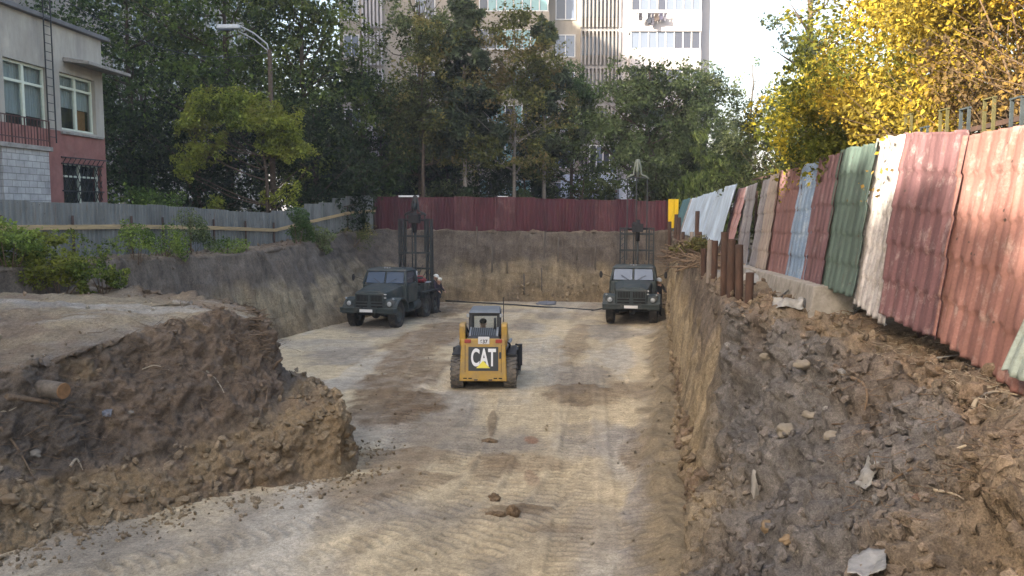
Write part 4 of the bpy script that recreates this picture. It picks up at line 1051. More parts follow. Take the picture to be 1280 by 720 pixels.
def blob(seed, w, z0, z1, m=10, depth=None, top=.55):
    """lobes filling a crown of width w between z0 and z1"""
    rn = random.Random(seed); L = []; depth = depth or w * .8
    for i in range(m):
        f = (i + .5) / m; z = z0 + (z1 - z0) * f; e = math.sin(math.pi * min(1, (f * .86 + .12))) ** top
        a = i * 2.4 + rn.random(); rr = w * .5 * e * rn.uniform(.35, .75)
        s = w * .30 * rn.uniform(.75, 1.15) * (.6 + .4 * e)
        L.append((rr * math.cos(a), rr * math.sin(a) * depth / w, z, s, s * .9, s * rn.uniform(.65, .85)))
    return L
gT = 'trees behind the back fence'
# --- the big dark mass on the left
tree('broad dark green tree towering behind the pale two-storey building corner', 170, 50, 3.5, 15, blob(1, 9.5, 2.5, 17, 16), 17000, .25, G_DARK, 1, .25, group=gT)
tree('huge mid-green tree behind the street lamp, its top out of the picture', 290, 49, 3.5, 16, blob(2, 10.5, 4, 18.5, 18), 21000, .25, G_MID[:3] + [(.075, .10, .026)], 2, .28, group=gT)
tree('tall green tree with a lit rounded top left of the narrow white tower of flats', 383, 47.5, 3.5, 14, blob(3, 7.6, 2.5, 15.0, 16), 19000, .24, [(.03, .05, .016), (.06, .09, .026), (.10, .14, .036), (.14, .175, .045)], 3, .25, group=gT)
tree('dark leafy tree behind the left end of the red fence', 455, 52, 3.6, 12, blob(4, 6.5, 1, 9.6, 13), 13000, .24, G_DARK, 4, .2, group=gT)
tree('shaded dark tree low behind the small yellow-green tree', 250, 45.5, 3.3, 8, blob(5, 8, .5, 8.5, 14), 12000, .22, G_SHADED, 5, .2, group=gT)
tree('very dark low-crowned tree behind the grey fence right of the lamp', 395, 46, 3.3, 7, blob(55, 6.5, .3, 7.0, 12), 11000, .22, G_SHADED, 55, .18, group=gT)
# --- small bright tree in front
sm = [(-2.6, 0, 4.5, 1.3, 1.2, .8), (-1.6, -.5, 5.4, 1.5, 1.3, .9), (-.3, 0, 6.0, 1.6, 1.3, .9), (1.1, 0, 5.4, 1.5, 1.3, .9), (2.0, -.3, 4.6, 1.2, 1.1, .8), (.5, .4, 4.7, 1.6, 1.3, .8), (-2.2, .3, 6.6, 0.9, .9, .8), (-1.5, .2, 7.0, .9, .8, .6), (2.7, 0, 3.6, .6, .7, .5), (2.0, -.4, 2.3, .7, .6, .6), (-3.0, -.3, 3.4, .6, .6, .5), (-2.2, .3, 1.6, 1.1, .9, .6), (-.2, 0, 1.0, .8, .8, .4), (.9, .1, 1.6, .5, .6, .7), (-1.0, 0, 6.7, 1.5, 1.3, .9), (.6, 0, 6.4, 1.4, 1.3, .9), (-2.2, 0, 5.6, 1.4, 1.2, .9), (.2, -.4, 5.3, 1.6, 1.2, .8), (1.7, 0, 5.8, 1.2, 1.1, .8), (-1.0, -.3, 4.6, 1.4, 1.1, .7)]
sm = [(a * 1.04 - .9, b_, c_ * 1.0 + .2, d_ * .95, e_, f_) for a, b_, c_, d_, e_, f_ in sm]
tree('small umbrella-shaped yellowish green tree in front of the dark trees by the lamp post', 338, 42, 3.2, 6.6, sm, 24000, .16, G_YEL[:3] + [(.15, .15, .034)], 6, .13, group='small trees near the fences', lean=(-.3, 0), shell=.5, gap=.10)
# --- middle group
tree('feathery dull green tree with a bare straight trunk, left of the tall pine', 527, 53, 3.6, 14, blob(7, 7.2, 3, 17.5, 16), 21000, .22, G_GREY, 7, .18, group=gT, gap=.16)
tree('yellow-green tree leaning in beside the tall pine behind the red fence', 530, 50, 3.6, 11, blob(8, 5.6, 4.6, 12, 12), 13000, .2, G_OLIVE, 8, .14, group=gT, gap=.14)
pine = [(math.sin(i * 2.1) * .9 * (1 - i / 14), math.cos(i * 2.1) * .9 * (1 - i / 14), 5 + i * .72, 1.9 * (1.05 - i / 15), 1.9 * (1.05 - i / 15), .62) for i in range(13)]
tree('tall bluish pine with a bare pale stem in the middle of the back trees', 582, 50, 3.6, 14, pine, 20000, .26, G_BLUE, 9, .15, 'bark_pale', gT, name='pine_tree', elong=1.9, gap=.13)
tree('slender tree with olive and rusty leaves and a thin pale trunk behind the red fence', 643, 50, 3.6, 12, blob(10, 7.2, 4.0, 12.4, 18), 23000, .2, [(.075, .085, .024), (.11, .12, .034), (.15, .148, .045), (.17, .13, .055)], 10, .12, 'bark_pale', gT, gap=.14)
pine2 = [(math.sin(i * 2.3) * 1.0 * (1 - i / 13), math.cos(i * 2.3) * .9 * (1 - i / 13), 5 + i * .68, 1.75 * (1.05 - i / 14), 1.7 * (1.05 - i / 14), .6) for i in range(12)]
tree('second shorter bluish pine, right of the olive slender tree', 680, 51.5, 3.6, 12, pine2, 16000, .26, G_BLUE, 11, .14, 'bark_pale', gT, name='pine_tree', elong=1.9, gap=.14)
tree('dark thin-leaved tree in front of the beige part of the flats', 714, 54, 3.6, 10, blob(12, 6.0, 1.8, 9.6, 15), 21000, .2, G_DARK[1:], 12, .14, group=gT, gap=.16)
tree('full rounded green tree with drooping sprays in front of the white balconies', 808, 51, 3.6, 10, blob(13, 8.0, 2.4, 9.9, 20), 30000, .21, G_GREY[:2] + [(.095, .13, .052), (.125, .165, .065)], 13, .2, group=gT, droop=.25)
tree('low bushy tree between the back trees and the flats entrance', 803, 56, 3.6, 4, blob(14, 4.2, .3, 4.6, 10), 7500, .2, G_DARK[1:], 14, .1, group=gT)
tree('low dark tree under the two pines behind the red fence', 655, 55, 3.6, 5.5, blob(15, 7.5, .2, 6.5, 12), 11000, .22, G_SHADED, 15, .12, group=gT)
tree('near-black leafy tree under the feathery tree behind the red fence', 560, 55.5, 3.6, 6.5, blob(16, 8, .2, 8, 13), 12000, .22, G_SHADED, 16, .14, group=gT)
tree('near-black tree behind the junction of grey and red fences', 478, 54.5, 3.6, 7, blob(17, 7.5, .2, 8.5, 13), 12000, .22, G_SHADED, 17, .14, group=gT)
tree('broad green tree right of the full rounded tree, before the white corner of the flats', 852, 52.5, 3.6, 8, blob(27, 5.4, 1.0, 7.6, 13), 15000, .2, G_GREY, 27, .12, group=gT)
tree('rusty dead-leaved small tree below the dark thin-leaved tree', 728, 50.5, 3.6, 3.2, blob(18, 3.2, .4, 1.9, 7), 2600, .16, [(.06, .04, .03), (.09, .055, .04), (.05, .04, .028), (.07, .05, .035)], 18, .07, group=gT, gap=.2)
tree('thin airy tree right of the white flats against the bright sky', 935, 58, 3.6, 11, blob(19, 6.4, 2, 11.0, 14), 13000, .19, G_GREY, 19, .15, group=gT, gap=.27, shell=.3)
tree('small soft green willow-like tree behind the corner of the side fence', 893, 49, 3.7, 4, blob(20, 5, .6, 5.2, 13), 14000, .2, [(.06, .09, .026), (.09, .13, .036), (.13, .175, .05), (.16, .21, .06)], 20, .1, group=gT, droop=.6, elong=1.6)
tree('dense green tree between the willow-like tree and the white flats', 880, 55, 3.7, 8, blob(21, 6.0, .5, 10, 13), 15000, .2, G_GREY, 21, .12, group=gT)
tree('grey-green tree filling the gap behind the pale blue fence sheet', 968, 47, 3.7, 7, blob(22, 5.4, .5, 7.6, 13), 16000, .19, G_GREY, 22, .13, group=gT, gap=.17)
tree('tall dark-limbed tree rising above the yellow bush', 1004, 40, 3.7, 17, blob(23, 4.4, 5.0, 16, 14), 11000, .18, G_GREY[:3] + [(.09, .10, .05)], 23, .26, group=gT, gap=.22)
tree('olive tree close behind the side fence left of the yellow bush', 985, 29, 3.7, 5, blob(24, 3.6, .8, 4.6, 12), 11000, .14, [(.04, .05, .02), (.07, .08, .03), (.10, .11, .04), (.14, .14, .05)], 24, .11, group=gT, gap=.17)
tree('grey-green bushy tree behind the bare twigs at the right', 1120, 25, 3.7, 8, blob(25, 7.0, 1.5, 9.5, 12), 9500, .15, G_GREY, 25, .14, group=gT, gap=.17)
# far-off trees that close the view behind it all
for i, (px, d, w, h) in enumerate([(60, 62, 12, 16), (185, 66, 13, 18), (330, 68, 13, 18), (430, 69, 10, 11), (520, 60, 9, 8)]):
    tree(['dense dark tree farthest left behind the roof of the pale building', 'dense dark tree deep behind the lamp, left one', 'dense dark tree deep behind the lamp, right one', 'dark tree at the foot of the narrow white tower of flats', 'dark low tree deep behind the pines'][i], px, d, 3.6, h * .8, blob(40 + i, w, .5, h, 15), 9000, .34, G_DARK, 40 + i, .25, group='far trees closing the view')

# --- yellow bush over the right fence
def hedge(name, label, ya, yb, dx0, dx1, z0, z1, n, size, pal, seed, m=16, mat='leaf', cat='bush', group=None, twigs=60, tw_mat='twig', taper=.0, **k):
    rn = random.Random(seed); L = []
    pm, _ = fpos((ya + yb) / 2)
    for i in range(m):
        y = ya + (yb - ya) * (i + .5) / m; p, _ = fpos(y); s = rn.uniform(.6, 1.05)
        x = p.x + rn.uniform(dx0, dx1); zt = z0 + (z1 - z0) * rn.random() * (1 - taper * i / m)
        L.append((x - pm.x, y - (ya + yb) / 2, zt - 3.5, s, s * 1.1, s * .8))
    t = thing(name, label, cat, (pm.x, (ya + yb) / 2, 3.5), 0, group)
    mt = MB()
    for i in range(twigs):
        l = L[rn.randrange(m)]; y = l[1] + rn.uniform(-1, 1); e = Vector((l[0] + rn.uniform(-1.2, .9), y + rn.uniform(-.8, .8), l[2] + rn.uniform(-.7, .9)))
        s = Vector((l[0] + rn.uniform(.3, 1.4), y + rn.uniform(-.6, .6), max(0, l[2] - rn.uniform(1.2, 3)))); md = s.lerp(e, .55) + Vector((.2, rn.uniform(-.3, .3), .35))
        mt.tube([s, s.lerp(md, .6) + Vector((0, 0, .1)), md, md.lerp(e, .6) + Vector((0, 0, .03)), e], [.016, .012, .008, .006, .003], 5, False)
    mt.build('branches', M[tw_mat], t)
    crown_obj(t, L, n, size, pal, seed, mat=mat, name='foliage', **k)
    return t
YEL = [(.19, .15, .03), (.30, .23, .035), (.43, .32, .045), (.52, .38, .05), (.42, .28, .045)]
hedge('bush', 'sunlit bright yellow climber spilling over the iron railing', 10.2, 14.8, .2, 2.0, 6.0, 10.6, 62000, .07, YEL, 61, 60, 'leaf_dry', twigs=40, gap=.06, taper=.45)
hedge('bush', 'green and yellow lower end of the climber hanging over the middle of the patchwork fence', 13.4, 17.6, .0, 1.3, 5.6, 7.6, 26000, .08, [(.08, .10, .02), (.14, .15, .025), (.30, .25, .03), (.46, .36, .035)], 62, 22, 'leaf_dry', twigs=20, gap=.05)
hedge('bush', 'tangled brown twiggy bush with few orange leaves above the near end of the fence', 6.0, 11.8, .8, 2.2, 5.6, 6.5, 16000, .06, [(.09, .065, .04), (.13, .09, .045), (.19, .125, .05), (.28, .18, .05)], 63, 22, 'leaf_dry', twigs=330, gap=.12)
hedge('bush', 'golden and orange upper growth hanging above the tangled brown twigs at the top right corner', 6.6, 11.0, .6, 2.6, 7.2, 9.4, 34000, .065, [(.16, .13, .03), (.30, .22, .035), (.44, .32, .04), (.46, .28, .04)], 66, 30, 'leaf_dry', twigs=70, gap=.12)
hedge('bush', 'dry brown hedge standing behind the tangled twigs', 8, 16, 2.4, 4.2, 5.0, 10.0, 9000, .12, [(.07, .05, .03), (.11, .075, .04), (.16, .10, .045), (.2, .14, .05)], 64, 26, 'leaf_dry', twigs=260, gap=.08)
hedge('bush', 'dark olive shrub filling the space behind the far fence sheets', 20, 30, .5, 1.8, 4.2, 6.6, 8000, .12, [(.03, .04, .016), (.05, .066, .024), (.075, .09, .03), (.1, .11, .04)], 65, 20, twigs=30)

# --- shrubs and weeds along the left fence
def shrub(label, px, py, d, w, h, n, size, pal, seed, name='shrub', cat='shrub', dz=0, **k):
    p = at(px, py, d); z = drop(p.x, p.y) + dz
    t = thing(name, label, cat, (p.x, p.y, z), 0, 'shrubs along the left fence'); rn = random.Random(seed)
    L = blob(seed, w, h * .15, h * .85, max(5, int(w * 2.2)), top=.4)
    m = MB()
    for l in L: m.tube([(l[0] * .2, l[1] * .2, -.1), (l[0] * .6, l[1] * .6, l[2] * .6), (l[0], l[1], l[2] + l[5] * .5)], [.02, .012, .004], 5, False)
    m.build('stems', M['twig'], t); crown_obj(t, L, n, size, pal, seed, name='foliage', **k); return t
SHG = [(0.047, 0.068, 0.016), (0.081, 0.115, 0.024), (0.128, 0.169, 0.032), (0.203, 0.223, 0.041)]
shrub('large yellowish green bush at the far left before the grey fence', 75, 325, 22.5, 2.6, 1.6, 9000, .085, SHG, 71)
shrub('dark green bush at the left picture edge before the grey fence', 12, 325, 22, 1.9, 1.5, 4500, .08, G_MID, 72)
shrub('low green bush right of the large yellowish bush', 128, 328, 23, 1.4, 1.1, 3500, .08, SHG, 73)
shrub('leafy weed clump by the second fence post', 172, 322, 26.5, 1.4, 1.1, 2600, .07, G_MID, 74)
shrub('low weed clump between second and third fence posts', 205, 318, 28.5, 1.3, .7, 2000, .07, G_MID, 75)
shrub('tall nettle-like clump before the grey fence', 238, 316, 31, 1.4, 1.5, 2600, .07, G_GREY, 76)
shrub('low creeping weeds on the rim before the grey fence', 285, 314, 33, 2.0, .6, 2400, .07, G_MID, 77)
shrub('fresh green shrub against the dip in the grey fence', 373, 306, 37.5, 1.5, 1.6, 3500, .09, [(.025, .05, .02), (.04, .08, .028), (.06, .11, .035), (.08, .13, .04)], 78)
shrub('low green plants beside the fresh shrub', 400, 302, 39.5, 1.9, 1.0, 2600, .09, G_GREY, 79)
shrub('yellowish weeds at the end of the grey fence', 440, 294, 43.5, 2.2, .7, 2500, .08, G_OLIVE, 80)
shrub('dark green shrub behind the grey fence beside the red building corner', 185, 262, 38, 3.6, 2.3, 5000, .14, G_MID, 81, name='shrub', dz=0)
shrub('green sapling poking above the red fence left of the pale stem', 590, 262, 49, 1.6, 2.6, 2000, .12, [(.03, .055, .02), (.05, .08, .03), (.07, .10, .04), (.09, .12, .05)], 82)
shrub('green sapling poking above the red fence right of the slender tree', 662, 262, 49, 1.9, 2.5, 2000, .12, [(.03, .055, .02), (.05, .08, .03), (.07, .10, .04), (.09, .12, .05)], 83)
shrub('small sapling above the red fence next to the white board', 521, 262, 49, 1.0, 2.3, 900, .12, G_MID, 84)
shrub('dry grass tuft among the rusty posts on the right rim', 868, 318, 24.5, 1.0, .6, 1200, .06, [(.10, .09, .03), (.16, .14, .05), (.07, .09, .03), (.2, .16, .06)], 85, elong=2.2)

# ------------------------------------------------------------------ street lamp and wire
lx = at(338, 100, 43.5); lz0 = 3.3
lt = thing('street_lamp', 'street lamp with a curved double arm above the small yellowish tree', 'street lamp', (lx.x, 43.5, lz0))
top = at(338, 66, 43.5).z - lz0; hd = at(282, 34, 43.5); hx = hd.x - lx.x; hz = hd.z - lz0
M['lamp_grey'] = mat_plain('lamp_grey', (.34, .36, .38), .6, .2, .15, 5)
MB().tube([(0, 0, -.3), (0, 0, top * .5), (0, 0, top + .15)], [.17, .14, .11], 10).build('pole', M['bark'], lt)
def arc(dz, e): return [(0, 0, top - .3 + dz), (-.12, 0, top + .25 + dz), (hx * .35, 0, top + (hz - top) * .62 + dz), (hx * .7, 0, top + (hz - top) * .93 + dz), (hx * e, 0, hz + dz * .3)]
MB().tube(arc(.18, .98), .04, 8).tube(arc(-.12, .72), .03, 8).build('arm', M['lamp_grey'], lt)
m = MB(); m.frust((hx - .45, hx + .75, -.17, .17, hz - .09), (hx - .38, hx + .7, -.12, .12, hz + .13)); o = m.build('lamp_head', mat_plain('lamp_white', (.42, .45, .48), .35), lt, .05, 3)
MB().frust((hx - .3, hx + .3, -.1, .1, hz - .17), (hx - .38, hx + .4, -.14, .14, hz - .088)).build('lens', M['glass_flat'], lt, .02)
w0, w1 = Vector((lx.x, 43.5, at(310, 66, 43.5).z)), at(60, -12, 33)
pts = [w0.lerp(w1, i / 24) - Vector((0, 0, 1.1 * math.sin(math.pi * i / 24))) for i in range(25)]
o = MB().tube([p - w0 for p in pts], .018, 5).build('overhead_wire', M['steel']); o.location = w0
tag(o, 'thin dark wire sagging from the street lamp towards the pale building', 'wire')
# ------------------------------------------------------------------ people
M['skin'] = mat_plain('skin', (.36, .22, .16), .7, 0, .1, 8)
def person(label, loc, rz, joints, group=None, coat=(.03, .028, .035), legs=(.028, .028, .036), hat=None, hatcol=(.6, .6, .58), hood=None):
    """joints: dict name -> (x,y,z); faces -y. One skinned body; helmet is a child."""
    t = thing('person', label, 'person', loc, rz, group)
    J = joints; names = ['pelvis', 'spine', 'chest', 'neck', 'head', 'crown']
    E = [('pelvis', 'spine', ), ('spine', 'chest'), ('chest', 'neck'), ('neck', 'head'), ('head', 'crown')]
    Rd = dict(pelvis=.145, spine=.145, chest=.165, neck=.062, head=.098, crown=.07)
    for s in 'lr':
        for a, b2, r in (('sh', 'chest', .085), ('el', 'sh', .052), ('wr', 'el', .036), ('hand', 'wr', .032), ('hip', 'pelvis', .10), ('knee', 'hip', .066), ('ank', 'knee', .045), ('toe', 'ank', .04)):
            names.append(a + s); E.append((a + s, b2 if b2 in ('chest', 'pelvis') else b2 + s)); Rd[a + s] = r
    idx = {n: i for i, n in enumerate(names)}
    vs = [J[n] for n in names]; es = [(idx[a], idx[b2]) for a, b2 in E]; rads = [Rd[n] for n in names]; parts = list(names)
    for s in 'lr':                                           # five fingers from the palm
        h, w = Vector(J['hand' + s]), Vector(J['wr' + s]); dr = (h - w).normalized(); sd = dr.cross(Vector((0, 0, 1)) if abs(dr.z) < .9 else Vector((0, 1, 0))).normalized(); nr = dr.cross(sd)
        for k, (o, l) in enumerate(((-.034, .06), (-.012, .078), (.010, .082), (.031, .072), (.05, .045))):
            b0 = len(vs); base = h + sd * o * .7
            if k == 4: p1 = h - dr * .02 + sd * .05; p2 = p1 + dr * .03 + sd * .012
            else: p1 = base + dr * l * .55 + nr * .008; p2 = base + dr * l + nr * .03
            vs += [tuple(p1), tuple(p2)]; rads += [.010, .008]; es += [(idx['hand' + s], b0), (b0, b0 + 1)]; parts += ['hand' + s] * 2
    me = bpy.data.meshes.new('b'); me.from_pydata(vs, es, []); ob = bpy.data.objects.new('b', me); COL.objects.link(ob)
    ob.modifiers.new('skin', 'SKIN').use_smooth_shade = True
    sv = me.skin_vertices[0].data
    for i, r in enumerate(rads):
        sv[i].radius = (r, r * (.8 if parts[i] in ('chest', 'spine', 'pelvis') else 1)); sv[i].use_root = (i == 0)
    ob.modifiers.new('sub', 'SUBSURF').levels = 2
    dg = bpy.context.evaluated_depsgraph_get(); bm_ = bpy.data.meshes.new_from_object(ob.evaluated_get(dg))
    bpy.data.objects.remove(ob)
    bm_.materials.clear()
    for c in (coat, legs, None, (.02, .018, .017)): bm_.materials.append(M['skin'] if c is None else mat_plain('work_cloth', c, .95, 0, .25, 9))
    JJ = np.array(vs)
    for p in bm_.polygons:
        i = int(np.argmin(((JJ - np.array(p.center)) ** 2).sum(1))); n = parts[i]
        p.material_index = 2 if n[:4] in ('head', 'crow', 'neck', 'hand') and not n.startswith('wr') else 3 if n[:3] in ('ank', 'toe') else 1 if n[:3] in ('pel', 'hip', 'kne') else 0
        p.use_smooth = True
    # face: nose, brow, ears are pushed out of the same skin
    body = link('body', bm_, None, t)
    H, Cc = Vector(J['head']), Vector(J['crown']); up = (Cc - H).normalized(); fw = Vector((0, -1, 0)); fw = (fw - up * fw.dot(up)).normalized(); sd = up.cross(fw)
    f = MB(); f.add([H + fw * .125 + up * -.005, H + fw * .09 + sd * .018 + up * -.02, H + fw * .09 - sd * .018 + up * -.02, H + fw * .092 + up * .04], [(0, 1, 3), (0, 3, 2), (0, 2, 1)])
    for s in (-1, 1): f.ball(H + sd * s * .098, (.012, .022, .03), 8, 5)
    f.build('face', M['skin'], body)
    e = MB()
    for s in (-1, 1): e.ball(H + fw * .093 + sd * s * .034 + up * .03, .011, 8, 5)
    e.bar(H + fw * .095 + sd * .025 - up * .045, H + fw * .095 - sd * .025 - up * .045, .008, .008)
    e.build('eyes', M['black'], body)
    c0 = H + up * .055
    m = MB()
    if hat == 'helmet':
        prof = [(.135, -.0), (.128, .03), (.115, .07), (.085, .105), (.045, .125), (.0, .13)]; n = 14; vs2 = []; fs2 = []
        for (r, z) in prof:
            for k in range(n): w = 2 * math.pi * k / n; vs2.append(c0 + sd * r * math.cos(w) + fw * r * 1.1 * math.sin(w) + up * z)
        for i in range(len(prof) - 1):
            for k in range(n): k2 = (k + 1) % n; fs2.append((i * n + k, i * n + k2, (i + 1) * n + k2, (i + 1) * n + k))
        m.add(vs2, fs2, True); m.hexa([c0 + fw * .12 - sd * .08, c0 + fw * .2 - sd * .05, c0 + fw * .2 + sd * .05, c0 + fw * .12 + sd * .08], [c0 + up * .015 + fw * .12 - sd * .08, c0 + up * .01 + fw * .2 - sd * .05, c0 + up * .01 + fw * .2 + sd * .05, c0 + up * .015 + fw * .12 + sd * .08])
        m.build('helmet', mat_plain('helmet_shell', hatcol, .4), t)
    else:
        m.ball(c0 + up * .02 - fw * .012, (.108, .112, .085), 12, 8); m.build('hair' if hat == 'hair' else 'cap', mat_plain('head_cover', hatcol, .9), t)
    return t
def stand(h=1.75, lean=0.0, armf=(0.1, 0.1), spread=.11, step=.0, bend=0.0):
    k = h / 1.75; J = {}
    def pt(x, y, z): return (x * k, y * k, z * k)
    L = lambda z: -lean * (z - .92) if z > .92 else 0
    J['pelvis'] = pt(0, 0, .94); J['spine'] = pt(0, L(1.1), 1.12); J['chest'] = pt(0, L(1.34), 1.34); J['neck'] = pt(0, L(1.5) - .01, 1.50 - bend * .05); J['head'] = pt(0, L(1.62) - .03 - bend * .1, 1.615 - bend * .08); J['crown'] = pt(0, L(1.7) - .03 - bend * .16, 1.69 - bend * .1)
    for s, sg, a in (('l', 1, armf[0]), ('r', -1, armf[1])):
        J['sh' + s] = pt(.19 * sg, L(1.42), 1.42); J['el' + s] = pt(.25 * sg, L(1.15) - .15 * a, 1.14 + .05 * a); J['wr' + s] = pt(.24 * sg, L(1.0) - .38 * a - .03, .90 + .25 * a); J['hand' + s] = pt(.235 * sg, L(1.0) - .46 * a - .04, .83 + .28 * a)
        J['hip' + s] = pt(.095 * sg, 0, .88); J['knee' + s] = pt(spread * sg, -.02 - step * sg * .5, .49); J['ank' + s] = pt(spread * sg, .02 - step * sg, .085); J['toe' + s] = pt((spread + .03) * sg, -.14 - step * sg, .04)
    return J

# ------------------------------------------------------------------ drilling trucks
M['army'] = mat_plain('army_green_paint', (.030, .042, .043), .55, 0, .22, 3, .0, .4, (.085, .078, .066), .40)
M['army_dark'] = mat_plain('dark_chassis', (.026, .030, .030), .8, 0, .3, 5, 0, .3, (.09, .075, .055), .35)
M['tyre'] = mat_plain('dusty_tyre', (.035, .034, .033), .95, 0, .3, 6, 0, .2, (.13, .11, .085), .38)
M['rim'] = mat_plain('wheel_steel', (.06, .07, .066), .7, .1, .25, 6, 0, .3, (.14, .12, .09), .35)
M['lens'] = mat_glass('headlamp_lens', (.34, .36, .37), .15); M['wind'] = mat_glass('windscreen', (.06, .09, .14), .12); M['slot'] = mat_plain('grille_slot', (.006, .006, .007), .9)
M['red_motor'] = mat_plain('red_motor', (.20, .02, .03), .5); M['plate'] = mat_plain('number_plate', (.60, .60, .60), .5, 0, .05, 6); M['ink'] = mat_plain('black_ink', (.02, .02, .025), .7)
M['mast'] = mat_plain('mast_steel', (.030, .037, .040), .65, .2, .3, 5, 0, .3, (.07, .055, .045), .35)
M['worn_pale'] = mat_plain('bare_metal_crown', (.14, .16, .13), .6, .2, .2, 6)
def wheel(parent, cx, cy, r, w, side, seg=30):
    o = MB().lathe_x([(-w / 2 * .75, r * .55), (-w / 2, r * .62), (-w / 2 * 1.04, r * .82), (-w / 2 * .93, r * .955), (-w * .28, r * .97), (w * .28, r * .97), (w / 2 * .93, r * .955), (w / 2 * 1.04, r * .82), (w / 2, r * .62), (w / 2 * .75, r * .55)], 0, 0, 0, seg)
    n = 20
    for k in range(n):                                        # chevron lugs
        for s in (-1, 1):
            a0 = 2 * math.pi * (k + (.5 if s > 0 else 0)) / n; q = lambda x, a, rr: (x, rr * math.cos(a), rr * math.sin(a))
            da, sk = .085, .17
            o.hexa([q(0, a0, r * .94), q(s * w * .47, a0 + sk, r * .93), q(s * w * .47, a0 + sk + da, r * .93), q(0, a0 + da, r * .94)], [q(0, a0, r * 1.005), q(s * w * .46, a0 + sk, r * .99), q(s * w * .46, a0 + sk + da, r * .99), q(0, a0 + da, r * 1.005)])
    W = bpy.data.objects.new('wheel', None); COL.objects.link(W); W.parent = parent; W.location = (cx, cy, r)
    o.build('tyre', M['tyre'], W)
    h = MB().lathe_x([(w * .30, r * .57), (w * .36, r * .56), (w * .30, r * .48), (w * .10, r * .40), (w * .10, r * .24), (w * .34, r * .2), (w * .38, r * .12), (w * .38, 0.001)], 0, 0, 0, 20, side)
    h.lathe_x([(w * .34, r * .57), (-w * .34, r * .57)], 0, 0, 0, 20, side)
    for k in range(8): a = 2 * math.pi * k / 8; h.ball((side * w * .12, r * .32 * math.cos(a), r * .32 * math.sin(a)), .022, 6, 4)
    h.build('rim', M['rim'], W); return W
